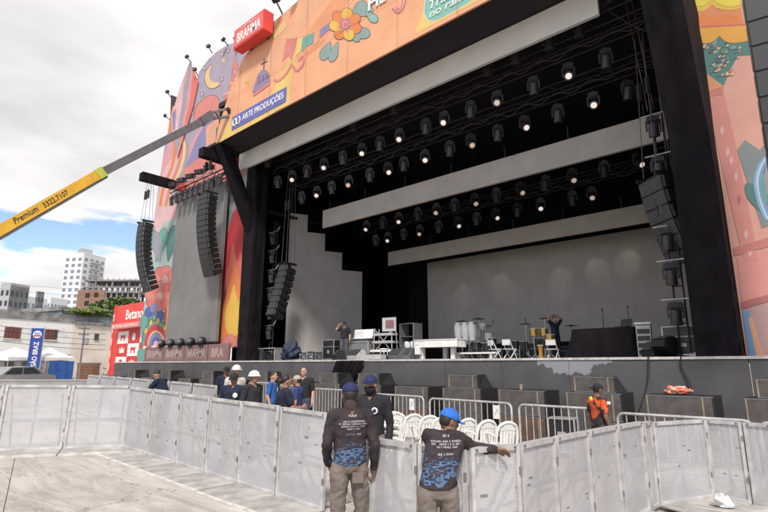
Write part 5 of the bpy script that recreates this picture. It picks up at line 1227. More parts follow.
wedge('grey guitar amplifier wedge left of the piano', SX(398,15.6), 15.6, R(175), .62, pm('grey cabinet', (.16,.16,.17), .5)); wedge('grey amplifier wedge nearest the piano', SX(407,15.8), 15.8, R(190), .5, pm('grey cabinet', (.16,.16,.17), .5))
tb = thing('equipment_rack', 'dark rack frame with pale pots behind the grey amplifiers', 'rack', (SX(411,17.8),17.8,DZ))
for sx in (-.38,.38): MB().bx(sx-.03,sx+.03,-.3,.3,0,1.6).build('upright', GREYM, tb)
for z_ in (.5,1.0,1.57): MB().bx(-.35,.35,-.28,.28,z_,z_+.03).build('shelf', GREYM, tb)
for dx in (-.15,.18): MB().lathe([(.12,.53),(.16,.62),(.15,.78),(.1,.82)],(dx,-.05,0),12).build('pot', WHITE, tb, smooth=True)
# white grand piano (shell)
pn = thing('white_piano', 'white stage piano with slab body on stout legs near the lip', 'piano', (SX(441,16.3),16.3,DZ), R(4)); Wp = SX(461,16.3)-SX(421,16.3)
MB().prism(crom([(-Wp/2,-.45,.46),(-Wp/2,.2,.46),(-Wp/4,.45,.46),(Wp*.3,.5,.46),(Wp/2,.3,.46),(Wp/2,-.3,.46),(Wp*.42,-.45,.46)],3), (0,0,.26)).build('body', WHITE, pn)
MB().prism(crom([(-Wp/2-.02,-.47,.722),(-Wp/2-.02,.2,.722),(-Wp/4,.47,.722),(Wp*.3,.52,.722),(Wp/2+.02,.3,.722),(Wp/2+.02,-.3,.722),(Wp*.42,-.47,.722)],3), (0,0,.03)).build('lid', WHITE, pn)
MB().bx(-Wp/2+.06,-Wp/2+.3,-.5,-.2,.2,.458).build('key_cheek', WHITE, pn); MB().bx(-Wp/2+.05,Wp*.2,-.478,-.455,.56,.6).build('keys', WHITEPAINT, pn)
for lx, ly in ((-Wp/2+.25,-.25),(Wp/2-.3,-.15),(0,.35)): MB().bx(lx-.08,lx+.08,ly-.08,ly+.08,0,.458).build('leg', WHITE, pn)
bn = thing('white_bench', 'low white bench board lying right of the piano', 'bench', (SX(475,16.5),16.5,DZ)); MB().bx(-.9,.9,-.12,.12,.2,.26).build('board', WHITE, bn)
for sx in (-.7,.7): MB().bx(sx-.03,sx+.03,-.1,.1,0,.199).build('leg', WHITE, bn)
# congas and percussion
for i, u in enumerate((459,466,473)):
    c_ = thing('conga_drum', f'white conga drum, {ORD[i]} from the left behind the piano', 'drum', (SX(u,19.0),19.0,DZ+.82), 0, 'white conga drums'); MB().lathe([(.13,0),(.17,.25),(.19,.5),(.165,.76)],(0,0,0),14).build('shell', WHITE, c_, smooth=True); MB().lathe([(.17,.762),(.175,.79),(.15,.80)],(0,0,0),14).build('head', pm('drum skin', (.66,.62,.55), .6), c_, smooth=True); MB().lathe([(.182,.70),(.186,.73),(.18,.75)],(0,0,0),14).build('hoop', CHROME, c_, smooth=True)
    for k in range(3): a = 2.1*k; MB().cyl((.12*math.cos(a),.12*math.sin(a),.02),(.26*math.cos(a),.26*math.sin(a),-.819),.014,n=5).build('leg', CHROME, c_)
for i, (u, z_, r_) in enumerate(((471,1.25,.19),(478,1.0,.18),(462,1.2,.17),(484,1.3,.16),(489,.85,.23))):
    c_ = thing('tom_drum', f'white tom drum, {ORD[i]} of the percussion set behind the piano', 'drum', (SX(u,19.8),19.8,DZ), 0, 'white tom drums'); MB().lathe([(r_,z_),(r_,z_+.3)],(0,0,0),14).build('shell', WHITE, c_, smooth=True); MB().lathe([(r_+.008,z_+.301),(r_+.01,z_+.325),(r_-.02,z_+.33)],(0,0,0),14).build('head', pm('drum skin', (.66,.62,.55), .6), c_, smooth=True)
    MB().cyl((0,0,0),(0,0,z_-.001),.02,n=6).build('stand_pole', CHROME, c_)
    for k in range(3): a = 2.1*k; MB().cyl((0,0,.2),(.25*math.cos(a),.25*math.sin(a),.005),.012,n=5).build('foot', CHROME, c_)
def cymbal(u, Y_, h_, label, mat=YMETAL):
    c_ = thing('cymbal', label, 'cymbal', (SX(u,Y_),Y_,DZ), 0, 'cymbals on stands'); MB().lathe([(.27,h_),(.12,h_+.02),(.04,h_+.05),(.015,h_+.055)],(0,0,0),16).build('plate', mat, c_, smooth=True); MB().cyl((0,0,.15),(0,0,h_-.002),.012,n=6).build('stand_pole', CHROME, c_)
    m = MB()
    for k in range(3): a = 2.1*k; m.cyl((0,0,.25),(.28*math.cos(a),.28*math.sin(a),.005),.012,n=5)
    m.build('tripod', CHROME, c_)
cymbal(463,19.6,1.72,'dark cymbal above the white congas',DARKGREY); cymbal(480,19.6,1.78,'dark cymbal right of the white congas',DARKGREY); cymbal(547,19.6,1.62,'thin cymbal above the brass drums'); cymbal(488,20.2,1.5,'brass cymbal behind the white toms'); cymbal(527,19.8,1.45,'brass cymbal left of the brass drums'); cymbal(553,20.1,1.5,'brass cymbal right of the brass drums'); cymbal(573,19.9,1.3,'cymbal between the drummer and the cloth covered table',DARKGREY)
for i, (u, z_, r_, Y_) in enumerate(((487,.35,.24,19.4),(493,.55,.17,19.6),(476,.4,.2,19.3),(524,.4,.19,20.2),(516,.45,.16,20.4))):
    c_ = thing('floor_tom', f'dark floor tom, {ORD[i]} around the percussion set', 'drum', (SX(u,Y_),Y_,DZ), 0, 'dark floor toms'); MB().lathe([(r_,z_),(r_,z_+.36)],(0,0,0),14).build('shell', DARKGREY, c_, smooth=True); MB().lathe([(r_+.008,z_+.361),(r_+.01,z_+.385),(r_-.02,z_+.39)],(0,0,0),14).build('head', WHITEPAINT, c_, smooth=True)
    for k in range(3): a = 2.1*k; MB().cyl((r_*math.cos(a),r_*math.sin(a),z_+.2),((r_+.04)*math.cos(a),(r_+.04)*math.sin(a),.003),.012,n=5).build('leg', CHROME, c_)
bd = thing('bass_drum', 'black bass drum with pale head behind the brass drums', 'drum', (SX(548,20.0),20.0,DZ+.3), R(25)); MB().cyl((0,-.22,0),(0,.22,0),.29,n=20).build('shell', BLACK, bd, smooth=True); MB().cyl((0,-.235,0),(0,-.222,0),.27,n=20).build('head', pm('grey drum head', (.3,.3,.3), .5), bd)
# brass toned drum kit
for i, (u, z_, r_, mt) in enumerate(((535,.92,.16,YMETAL),(543,.92,.16,YMETAL),(551,.66,.19,YMETAL),(538,.5,.22,BLACK),(546,.45,.24,BLACK))):
    c_ = thing('kit_drum', f'{"brass" if mt is YMETAL else "black"} drum, {ORD[i]} of the small kit left of the drummer', 'drum', (SX(u,19.2),19.2+.2*(i%2),DZ), 0, 'drums of the small kit'); MB().lathe([(r_,z_),(r_,z_+.28)],(0,0,0),14).build('shell', mt, c_, smooth=True); MB().lathe([(r_+.008,z_+.281),(r_+.01,z_+.30),(r_-.02,z_+.305)],(0,0,0),14).build('head', WHITEPAINT if mt is YMETAL else DARKGREY, c_, smooth=True); MB().cyl((0,0,0),(0,0,z_-.001),.02,n=6).build('stand_pole', CHROME, c_)
    m = MB()
    for k in range(3): a = 2.1*k; m.cyl((0,0,.2),(.25*math.cos(a),.25*math.sin(a),.005),.012,n=5)
    m.build('tripod', CHROME, c_)
cj = thing('wooden_bongo', 'tall orange wooden drum standing left of the drummer', 'drum', (SX(540.5,18.6),18.6,DZ)); MB().lathe([(.09,0),(.1,.1),(.07,.25),(.11,.5),(.12,.52)],(0,0,0),12).build('shell', pm('orange wood', (.55,.26,.06), .5), cj, smooth=True); MB().lathe([(.121,.521),(.12,.54),(.1,.545)],(0,0,0),12).build('head', WHITEPAINT, cj, smooth=True)
# white chairs on stage
for i, (u, Y_, rz) in enumerate(((495,17.2,2.6),(510,17.2,2.9),(553,18.4,3.2))):
    t = thing('folding_chair', ('white folding chair nearest the percussion set','white folding chair left of the small drum kit','white folding chair behind the brass drums')[i], 'chair', (SX(u,Y_),Y_,DZ), rz, 'white folding chairs on stage'); t.scale = (.85,.85,.85)
    MB().bx(-.21,.21,-.2,.2,.42,.45).build('seat', WHITE, t); MB().box((0,.22,.72),(.42,.03,.24)).build('backrest', WHITE, t)
    for sx in (-.2,.2): MB().bar((sx,-.2,.0),(sx,.24,.84),.03).build('leg', WHITE, t); MB().bar((sx*.9,.24,0),(sx*.9,-.18,.42),.03).build('leg', WHITE, t)
# cloth covered table
xa, xb = SX(574,17.5), SX(644,17.5)
tbl = thing('covered_table', 'long table draped to the floor in black cloth right of the drummer', 'table', ((xa+xb)/2,17.6,DZ)); W_ = xb-xa
m = MB(); n = 60; vs = []
ring = []
for i in range(n):
    t_ = i/n*4; s_ = int(t_); f = t_-s_
    ring.append([(-.42+.84*f,-.5),(.42,-.5+f),(.42-.84*f,.5),(-.42,.5-f)][s_])
for z_, sc_ in ((.98,1),(.96,1.01),(.6,1.04),(.25,1.1),(.0,1.18)):
    for i, (a, b) in enumerate(ring):
        wv = 1+(.075*math.sin(i*1.55)+.03*math.sin(i*3.1+1))*(1.0-z_)
        vs.append((a*W_*sc_*wv*1.02+(-.18*(1-z_) if a < 0 else 0), b*.9*sc_*wv, z_))
fs = [(r_*n+i,r_*n+(i+1)%n,(r_+1)*n+(i+1)%n,(r_+1)*n+i) for r_ in range(4) for i in range(n)]+[tuple(range(n))]
m.add(vs, fs); m.build('cloth', BLACKCLOTH, tbl, smooth=True); MB().bx(-W_*.4,W_*.4,-.4,.4,.9,.95).build('table_top', BLACK, tbl)
for sx in (-1,1):
    for sy in (-1,1): MB().cyl((sx*W_*.36,sy*.35,0),(sx*W_*.36,sy*.35,.899),.025,n=6).build('leg', BLACK, tbl)
lp = thing('laptop', 'open black laptop standing on the cloth covered table', 'laptop', (SX(626,17.6),17.5,DZ+1.0), R(160)); MB().bx(-.2,.2,-.14,.14,0,.02).build('keyboard_base', DARKGREY, lp); MB().box((0,-.2,.14),(.4,.015,.27),Matrix.Rotation(R(22),3,'X')).build('screen', DARKGREY, lp)
mic_stand('microphone stand behind the left of the covered table', SX(606,18.4), 18.4, 1.55, False); mic_stand('microphone stand right of the laptop', SX(632,18.4), 18.4, 1.6, False); mic_stand('boom microphone stand left of the brass drums', SX(531,18.8), 18.8, 1.3, True, 2.4); mic_stand('boom microphone stand beside the percussion set', SX(485,19), 19, 1.35, True, .5)
# white amp stack, tilted monitor, flight case near the tower
ws = thing('white_rack', 'narrow white rack with dark slots right of the covered table', 'rack', (SX(646,17.0),17.0,DZ), R(10)); MB().bx(-.2,.2,-.2,.2,.0,.98).build('body', pm('cream rack', (.55,.53,.5), .5), ws)
for i in range(4): MB().bx(-.17,.17,-.215,-.201,.1+.21*i,.24+.21*i).build('slot_panel', DARKGREY, ws)
MB().box((0,0,1.04),(.46,.4,.06)).build('top_tray', WHITE, ws)
w1 = wedge('large tilted black monitor leaning beside the silver flight case', SX(664,15.3), 15.3, R(120), .45); w1.rotation_euler = (R(28),0,R(150)); w1.location.z += .17
wedge('small black monitor at the foot of the white rack', SX(655,15.6), 15.6, R(150), .45)
flight_case('wide black flight case with silver edges next to the right tower', SX(686,16.0), 16.0, .95, .6, .82, R(4), pm('case laminate', (.10,.095,.10), .5))
blob('white_sheet', (SX(703,14.7),14.7,DZ+.05), (.3,.2,.09), pm('pale crumpled sheet', (.6,.6,.62), .6), 'crumpled white sheet lying at the foot of the right tower', 'sheet', 6)
# left wing bits
bt = thing('work_table', 'low dark table with pale top edge beside the left tower', 'table', (SX(269,15.0),15.0,DZ)); MB().bx(-.85,.75,-.25,.3,.56,.6).build('top', ALU, bt)
for sx in (-.8,.7): MB().bx(sx-.03,sx+.03,-.2,.25,0,.559).build('leg', ALU, bt)
for i, u in enumerate((262,271,305,311,318)): flight_case(f'small dark box, {ORD[i]} from the left in the shadow of the left wing', SX(u,15.6 if u < 290 else 16.8), 15.6 if u < 290 else 16.8, .4, .4, .42+.05*(i%2), .3*i, DARKGREY)
blob('cloth_bundle', (SX(291,15.0),15.0,DZ+.3), (.48,.35,.42), pm('dark blue tarpaulin', (.02,.03,.07), .6), 'dark blue cloth bundle on the stage next to the low table', 'cloth', 12)
# small figures of gear at the foot of the back screen: dim cases
for i, u in enumerate((498,518,528,567,590)): flight_case(f'dim black equipment case, {ORD[i]} from the left below the back screen', SX(u,21.5), 21.5, .7, .5, .55+.1*(i%3), .2*i, DARKGREY)
# cables on the stage front
for i, (u0, v0, u1, v1) in enumerate(((648,357,634,425),(681,357,688,400))):
    a = atY(u0,v0,13.9); b = atY(u1,v1,13.6); o = MB().tube(crom([(a.x,13.93,LIPZ+.02),(a.x-.02,13.93,1.9),((a.x+b.x)/2+.1,13.88,1.4),(b.x,13.6,max(b.z,.3))],6,False), .018, 6).build('hanging_cable', CABLE); tag(o, ('black cable hanging in a curve down the stage front','black cable hanging straight down the stage front near the tower')[i], 'cable')
# ================================================================== BOOM LIFT
YP = pm('crane yellow', (.72,.40,.03), .45, c2=(.60,.32,.025), scale=3); DG = pm('crane grey', (.13,.125,.135), .45, c2=(.10,.10,.105), scale=3)
e0 = atD(-150,316,15.0); e1 = atD(103,172,20.5); e2 = atD(206,119.5,24.0); e3 = atD(230,112.5,24.6)
cr = thing('boom_crane', 'long telescopic crane boom, yellow lower section and grey upper section, reaching to the scenery', 'crane', (e0.x,e0.y,gz(e0.x,e0.y)))
MB().bar(e0, e1, .30, .37).build('yellow_section', YP, cr, w=True)
dv = (e1-e0).normalized(); MB().bar(e1-dv*.3, e1+dv*.02, .33, .41).build('section_collar', pm('lime collar', (.45,.5,.06), .5), cr, w=True)
MB().bar(e1+dv*.021, e2, .25, .31).build('grey_section', DG, cr, w=True)
dn = (e2-e1).normalized(); upb = Vector((0,0,1)); upb = (upb-dn*upb.dot(dn)).normalized()
MB().bar(e0-upb*.24, e1-upb*.23, .22, .08).build('lower_rail', GREYM, cr, w=True)
hd_ = MB(); hd_.bar(e2-dn*.3, e2+dn*.35+Vector((0,0,.1)), .32, .4); hd_.build('boom_head', DG, cr, w=True)
for k in (-1,1): MB().bar(e2+dn*.2+upb*.14*k+Vector((0,0,.1)), e3+upb*.2*k, .1).build('jib_arm', DG, cr, w=True)
MB().bar(e3+upb*.25, e3-upb*.25, .14).build('jib_end', BLACK, cr, w=True); MB().bar((e2+e3)/2+upb*.2, (e2+e3)/2-upb*.2, .08).build('jib_tie', DG, cr, w=True)
# lettering on the side facing the camera
side_n = dv.cross(Vector((0,0,1))).normalized(); vw = EYE-(e0+e1)/2
if side_n.dot(vw) < 0: side_n = -side_n
updir = Vector((0,0,1)); updir = (updir-dv*updir.dot(dv)).normalized()
def boompt(u):
    best = None
    for k in range(400):
        p = e0.lerp(e1,k/400); d = p-EYE; uu = 384+FPX*d.dot(RTV)/d.dot(FWV)
        if best is None or abs(uu-u) < best[0]: best = (abs(uu-u), p)
    return best[1]
def boomtext(s, u0, u1, h_, sh_=0, dz_=0):
    p0, p1 = boompt(u0), boompt(u1); textmesh(s, 'lettering', pm('black lettering', (.03,.025,.02), .6), cr, p0+side_n*.157-updir*(h_/2)+updir*dz_, dv, updir, h_, (p1-p0).length, .004, sh_, .01)
boomtext('Premium', 13, 37, .21, .3, .03); boomtext('3322.7107', 42, 67, .19, .15, .0)
# carrier under the boom, outside the picture
g0_ = gz(e0.x,e0.y); cb = Vector((e0.x,e0.y,g0_))
MB().box(cb+V((0,0,.95)),(2.4,7,.5)).build('chassis', DG, cr, w=True); MB().box(cb+V((0,0,(e0.z-g0_)/2+.6)),(1.2,1.6,e0.z-g0_-1.2)).build('turret', YP, cr, w=True); MB().box(cb+V((0,-2.8,1.9)),(2.3,1.8,1.4)).build('cab', YP, cr, w=True)
for sx in (-1.1,1.1):
    for sy in (-2.5,0,2.5): MB().cyl(cb+V((sx-.15,sy,.5)),cb+V((sx+.15,sy,.5)),.5,n=16).build('wheel', DARKGREY, cr, w=True)
# ================================================================== RED SPONSOR BOOTH
bo = thing('sponsor_booth', 'red sponsor booth wall with white lettering and chequered logo squares left of the stage', 'booth', (-42,17.2,0))
bx0, bx1 = -45.2, -36.4
MB().bx(bx0,bx1,17.2,17.45,.2,6.75).build('red_wall', REDP, bo, w=True); MB().bx(bx0-.35,bx0-.003,17.15,17.5,.2,6.8).build('end_post', REDP, bo, w=True)
pL = atY(119,345,17.1); gx = atY(118,330,17.1).x; gw = 2.12; gh = 1.0; gz0 = 1.6
EMB = pm('pale pink emblem', (.75,.45,.42), .5)
for i in range(3):
    for j in range(4):
        x0_ = gx+j*gw*.98; z0_ = gz0+i*gh; wh = (i+j)%2 == 0
        q = MB().bx(x0_,x0_+gw*.96,17.15,17.198,z0_,z0_+gh*.97).build('logo_square', WHITEPAINT if wh else RED, bo, w=True)
        em = RED if wh else WHITEPAINT; cx_2 = x0_+gw*.48; cz_ = z0_+gh*.48
        if (i+j) % 4 in (0,3): MB().lathe([(.3,0),(.3,.02)],(cx_2,17.149,cz_),12,Matrix.Rotation(R(90),3,'X')).build('emblem', em, q, w=True)
        elif (i+j) % 4 == 1: MB().prism([(cx_2+a*.45,17.14,cz_+b*.3) for a,b in ((-1,-.7),(1,-.7),(1,.8),(.5,.1),(0,1),(-.5,.1),(-1,.8))],(0,.009,0)).build('emblem', em, q, w=True)
        else: MB().prism([(cx_2+a*.5,17.14,cz_+b*.32) for a,b in ((-1,.1),(-.6,.7),(.4,.5),(1,.8),(.8,0),(.8,-.8),(.45,-.8),(.4,-.1),(-.4,-.1),(-.5,-.8),(-.8,-.8),(-.75,0))],(0,.009,0)).build('emblem', em, q, w=True)
MB().bx(gx-.1,bx1,16.6,17.19,4.75,5.15).build('canopy_sign', pm('light red sign', (.75,.22,.2), .5), bo, w=True)
tl = atY(126,333,17.1); textmesh('Betano', 'lettering', WHITEPAINT, bo, (atY(124.5,320,17.1).x, 17.18, 5.5), (1,0,0), (0,0,1), .8, 3.1, .006, bold=.02)
textmesh('BETANO BETANO', 'lettering', WHITEPAINT, bo, (gx+.1, 16.59, 4.83), (1,0,0), (0,0,1), .22, 4.6, .004)
for k in range(6): MB().bx(bx0-.356+.01,bx0-.1,17.13,17.149,.5+k*1.0,1.1+k*1.0).build('post_letter', EMB, bo, w=True)
# ================================================================== TOWN BEHIND, LEFT
TD = Vector((-math.sin(R(14.5)), math.cos(R(14.5)), 0)); TN = Vector((TD.y, -TD.x, 0))     # street direction, outward face normal
H0 = atD(0, 360, 46.0)
def hp_(u, v, off=0.0):
    r = ray(u, v); d = (H0+TN*off-EYE).dot(TN)/r.dot(TN); return EYE+r*d
def hcoord(u, v, off=0.0): p = hp_(u, v, off)-H0; return p.dot(TD), p.z+H0.z
HROT = math.atan2(TD.y, TD.x)
WALLW = pm('peeling white render', (.76,.745,.73), .85, c2=(.55,.53,.51), scale=.9, detail=9, lo=.25, hi=.45); WALLB = pm('beige render', (.70,.62,.54), .85, c2=(.60,.52,.45), scale=.8, detail=8)
MOULD = pm('mouldy concrete', (.30,.29,.28), .9, c2=(.12,.115,.11), scale=1.4, detail=10); SHUT = pm('brown shutter', (.17,.06,.05), .7); GLASSD = pm('dark window glass', (.04,.05,.055), .15); BLUEG = pm('blue grey wall', (.20,.24,.29), .85, c2=(.12,.14,.17), scale=1.5)
def hthing(name, label, s): p = H0+TD*s; return thing(name, label, 'house', (p.x,p.y,0), HROT)     # local: +x along street, -y outward
def hb(t, s0, name, mat, sa, sb, ya, yb, za, zb, parent=None): return MB().bx(sa-s0,sb-s0,ya,yb,za,zb).build(name, mat, parent or t)
# white house
sA, sB = hcoord(-40,340)[0], hcoord(71,340)[0]; zt = hcoord(35,320)[1]; zmid = hcoord(35,354)[1]; s0 = (sA+sB)/2
wh = hthing('white_house', 'two storey white rendered house with brown shuttered windows and mouldy parapet', s0)
hb(wh,s0,'wall',WALLW,sA,sB,0,7,zmid+.002,zt); hb(wh,s0,'ground_floor_wall',MOULD,sA,sB,.05,6.9,-.5,zmid)
hb(wh,s0,'parapet',MOULD,sA-.05,sB+.05,-.08,7,zt+.002,zt+.75); hb(wh,s0,'cornice',MOULD,sA,sB,-.14,.02,zmid-.22,zmid-.002)
for i,(u0,u1,v0,v1) in enumerate(((3.5,21.4,328,338),(44,58,330,339.5),(-28,-14,326,337))):
    a, za = hcoord(u0,v1); b, zb = hcoord(u1,v0); wn = hb(wh,s0,'window',GLASSD,a,b,-.03,.01,za,zb)
    m = MB(); m.bx(a-s0-.08,b-s0+.08,-.07,-.031,zb+.001,zb+.1).bx(a-s0-.08,b-s0+.08,-.10,-.031,za-.1,za-.001); m.build('frame', WALLB, wn)
    n = 4; 
    for k in range(n):
        if i == 1 and k == 3: continue
        w_ = (b-a)/n; hb(wh,s0,'shutter',SHUT,a+k*w_+.02,a+(k+1)*w_-.02,-.06,-.031,za+.02,zb-.02,wn)
for (u0,u1) in ((2,14),(18,30),(57,63)):
    a, za = hcoord(u0,385); b, zb = hcoord(u1,361); hb(wh,s0,'door',GLASSD,a,b,.0,.06,-.4,zb)
# beige house
sC, sD = sB+.03, hcoord(113,340)[0]; zb_ = hcoord(92,325)[1]; s1_ = (sC+sD)/2
bh = hthing('beige_house', 'plain beige rendered house with small window and brown garage shutter', s1_)
hb(bh,s1_,'wall',WALLB,sC,sD,-.1,7,-.5,zb_)
m = MB()
for k in range(24): q = sC-s1_+(sD-sC)*k/24; m.bx(q,q+(sD-sC)/24*.7,-.32,-.1,zb_+.0,zb_+.14)
m.build('eave_tiles', MOULD, bh); hb(bh,s1_,'roof_slab',MOULD,sC,sD,-.2,7,zb_+.142,zb_+.25)
a, za = hcoord(94,339.5,.1); b, zb = hcoord(99,334,.1); wn = hb(bh,s1_,'window',GLASSD,a,b,-.13,-.09,za,zb); hb(bh,s1_,'sill',MOULD,a-.05,b+.05,-.2,-.131,za-.08,za-.002,wn)
a, za = hcoord(75.6,381,.1); b, zb = hcoord(100,364,.1); gd = hb(bh,s1_,'garage_door',pm('brown roller shutter', (.27,.14,.08), .7, c2=(.19,.09,.05), scale=3),a,b,-.13,-.09,-.4,zb)
for k in range(8): zz = -.3+(zb+.3)*k/8; hb(bh,s1_,'slat',pm('brown roller shutter', (.27,.14,.08)),a+.02,b-.02,-.15,-.131,zz,zz+(zb+.3)/8-.05,gd)
MB().bx(a-s1_-.1,b-s1_+.1,-.16,-.131,zb+.002,zb+.12).build('lintel', MOULD, gd)
for k,(u0,u1,v0) in enumerate(((65,69,369),(69.5,73.5,370),(66,73,374),(65.5,69,378),(70,74,379),(103,106,369),(103,107,375))):
    a, za = hcoord(u0,v0,.1); b, zb = hcoord(u1,v0-2,.1); hb(bh,s1_,'graffiti_mark',pm('dark paint scrawl', (.14,.13,.13), .8),a,b,-.108,-.104,za,za+.06); hb(bh,s1_,'graffiti_mark',pm('dark paint scrawl', (.14,.13,.13), .8),a,a+.07,-.1125,-.1085,za,za+.22); hb(bh,s1_,'graffiti_mark',pm('dark paint scrawl', (.14,.13,.13), .8),b-.07,b,-.117,-.113,za-.06,za+.16)
# blue grey gable behind, hedge on the roofs
bg_ = hthing('blue_grey_house', 'low blue grey walled house behind the beige one', hcoord(92,320)[0]); s2_ = hcoord(92,320)[0]
a, za = hcoord(72,324,-6); b, zb = hcoord(113,313,-6); hb(bg_,s2_,'wall',BLUEG,a-1,b+2,6.5,14,-.5,zb-.2); MB().prism([(a-1.2-s2_,6.3,zb-.2),(b+2.2-s2_,6.3,zb-.45),(b+2.2-s2_,6.3,zb-.25),(a-1.2-s2_,6.3,zb+.25)],(0,8,0)).build('roof', MOULD, bg_)
LEAF = [pm('leaf green '+str(i), c, .6, c2=tuple(x*.6 for x in c), scale=2) for i, c in enumerate(((.13,.19,.04),(.08,.12,.035),(.22,.28,.05)))]
def foliage(parent, c, r, n, size, seed, mats=(0,1), clumps=14):
    rn_ = random.Random(seed); cl = []
    for _ in range(clumps):
        while True:
            p = V((rn_.uniform(-1,1),rn_.uniform(-1,1),rn_.uniform(-1,1)))
            if p.length < 1: break
        cl.append((V((p.x*r[0],p.y*r[1],p.z*r[2])), rn_.uniform(.25,.5)))
    ms = {k: MB() for k in mats}
    for i in range(n):
        q, s_ = cl[i % clumps]; d = V((rn_.gauss(0,1),rn_.gauss(0,1),rn_.gauss(0,1))).normalized()*s_*rn_.uniform(.5,1)
        p = V(c)+q+V((d.x*r[0],d.y*r[1],d.z*r[2])); a = V((rn_.uniform(-1,1),rn_.uniform(-1,1),rn_.uniform(-1,1))).normalized(); b = a.orthogonal().normalized(); sz = size*rn_.uniform(.6,1.3)
        ms[rn_.choice(mats)].add([p-a*sz,p+b*sz*.5,p+a*sz,p-b*sz*.5],[(0,1,2,3)])
    for k in mats: ms[k].build('crown', LEAF[k], parent)
p = hp_(91,311,-5.2); hg = thing('roof_creeper', 'bright green creeper growing over the roof behind the beige house', 'plant', (p.x,p.y,p.z-.6), HROT); foliage(hg,(0,0,.55),(2.6,.8,.5),2600,.16,3,(0,2),30); MB().tube([(-3,.5,-3),(-1,.3,-.5),(0,0,.4)],.08,6).build('stem', MOULD, hg)
def tree(u, v, D, h_, r, label, seed):
    p = atD(u, v, D); t = thing('leafy_tree', label, 'tree', (p.x,p.y,p.z-h_-r[2]*.5), 0, 'trees behind the houses'); m = MB(); m.tube([(0,0,0),(.1,.1,h_*.5),(0,.2,h_+r[2]*.3)],[.25,.2,.12],8)
    for k in range(5): a = k*1.3; m.tube([(0,.15,h_*.7),(r[0]*.5*math.cos(a),r[1]*.5*math.sin(a),h_+r[2]*.4)],[.1,.04],6)
    m.build('trunk', pm('bark', (.10,.075,.05), .9), t, smooth=True); foliage(t,(0,0,h_+r[2]*.5),r,3000,.34,seed,(0,1),18)
tree(119,308,70,5,(2.6,2.4,1.3),'leafy green tree between the houses and the red booth',5); tree(108,309,85,6,(2.4,2.4,1.2),'smaller green tree behind the beige house',8)
# ---- towers further off
def tower_block(name, label, u0, uc, u1, vt, D, floors, cl_, cr_, wallL, wallR, base=-6, storey=None, gm=GLASSD, cat='building'):
    """corner edge at pixel column uc, left face to u0, right face to u1."""
    c = atD(uc, vt, D); ztop = c.z; c = V((c.x,c.y,0)); hd = math.atan2(c.y, c.x)
    fwd = V((c.x,c.y,0)).normalized(); rt_ = V((fwd.y,-fwd.x,0)); sc = D/FPX
    wl = (uc-u0)*sc*1.35; wr = (u1-uc)*sc*1.35
    dl = (-rt_*.74+fwd*.67).normalized(); dr = (rt_*.74+fwd*.67).normalized()
    t = thing(name, label, cat, (c.x,c.y,base))
    q = [c, c+dl*wl, c+dl*wl+dr*wr, c+dr*wr]
    def face(p, d, w_, mat, nm):
        nn = V((d.y,-d.x,0)); nn = nn if nn.dot(-fwd) > 0 else -nn
        m = MB(); m.prism([V((p.x,p.y,base)),V((p.x,p.y,base))+d*w_,V((p.x,p.y,ztop))+d*w_,V((p.x,p.y,ztop))], -nn*.4); m.build(nm, mat, t, w=True); return nn
    nl = face(c, dl, wl, wallL, 'left_wall'); nr = face(c, dr, wr, wallR, 'right_wall')
    m = MB(); m.prism([V((p.x,p.y,ztop+.02)) for p in q],(0,0,.8)); m.build('roof', wallL, t, w=True)
    st_ = (ztop-4)/floors
    def wins(p, d, nn, w_, cols):
        cw = w_/cols; me = None
        for f in range(floors):
            z_ = ztop-1.0-(f+1)*st_+st_*.25
            if z_ < 6: continue
            for k in range(cols):
                o = V((p.x,p.y,0))+d*(cw*(k+.5)); 
                if me is None:
                    mb = MB(); mb.box((0,0,0),(cw*.5,.12,st_*.5), Matrix.Rotation(math.atan2(d.y,d.x),3,'Z')); ob = mb.build('window', gm, t); me = ob.data
                else: ob = bpy.data.objects.new('window', me); COL.objects.link(ob); ob.parent = t
                ob.location = V((o.x,o.y,z_+st_*.25))+nn*.03-t.location
    wins(c, dl, nl, wl, cl_); wins(c, dr, nr, wr, cr_)
    return t, c, dl, dr, wl, wr, ztop
TWH = pm('white tower render', (.66,.66,.67), .8, c2=(.55,.55,.57), scale=.08); TGR = pm('grey tower render', (.40,.40,.43), .8); TDK = pm('stained concrete tower', (.22,.21,.22), .9, c2=(.14,.135,.14), scale=.3)
PALEG = pm('bluish window glass', (.20,.23,.28), .2)
hr, c, dl, dr, wl, wr, zt_ = tower_block('high_rise', 'slender white apartment high rise with balconies against the clouds', 68, 84, 104, 254, 260, 17, 3, 4, TWH, TWH, gm=PALEG)
MB().box(c+V((0,0,zt_+2.2))+dl*wl*.45+dr*wr*.4,(wl*.45,wr*.4,3)).build('roof_house', TGR, hr, w=True)
nr_ = V((dr.y,-dr.x,0)); nr_ = nr_ if nr_.dot(-c) > 0 else -nr_
for f in range(17):
    z_ = zt_-1.6-f*(zt_-4)/17
    if z_ > 8: MB().box(V((c.x,c.y,z_-1.9))+dr*wr*.55+nr_*.6,(wr*.5,1.2,.9),Matrix.Rotation(math.atan2(dr.y,dr.x),3,'Z')).build('balcony', TGR, hr, w=True)
tower_block('apartment_block', 'stained grey concrete block at the left picture edge', 3, 11, 27, 285, 190, 7, 2, 4, TGR, TDK, gm=GLASSD)
tower_block('apartment_block', 'low white apartment block with rows of windows in the distance', 24, 27, 50, 298, 230, 6, 1, 6, TWH, TWH, gm=PALEG)
tower_block('apartment_block', 'narrow dark tower rising between white blocks', 36.5, 38, 43.5, 293, 225, 8, 1, 2, TDK, TDK)
tower_block('apartment_block', 'white apartment block left of the high rise', 48, 51, 66, 299, 240, 6, 1, 5, TWH, TWH, gm=PALEG)
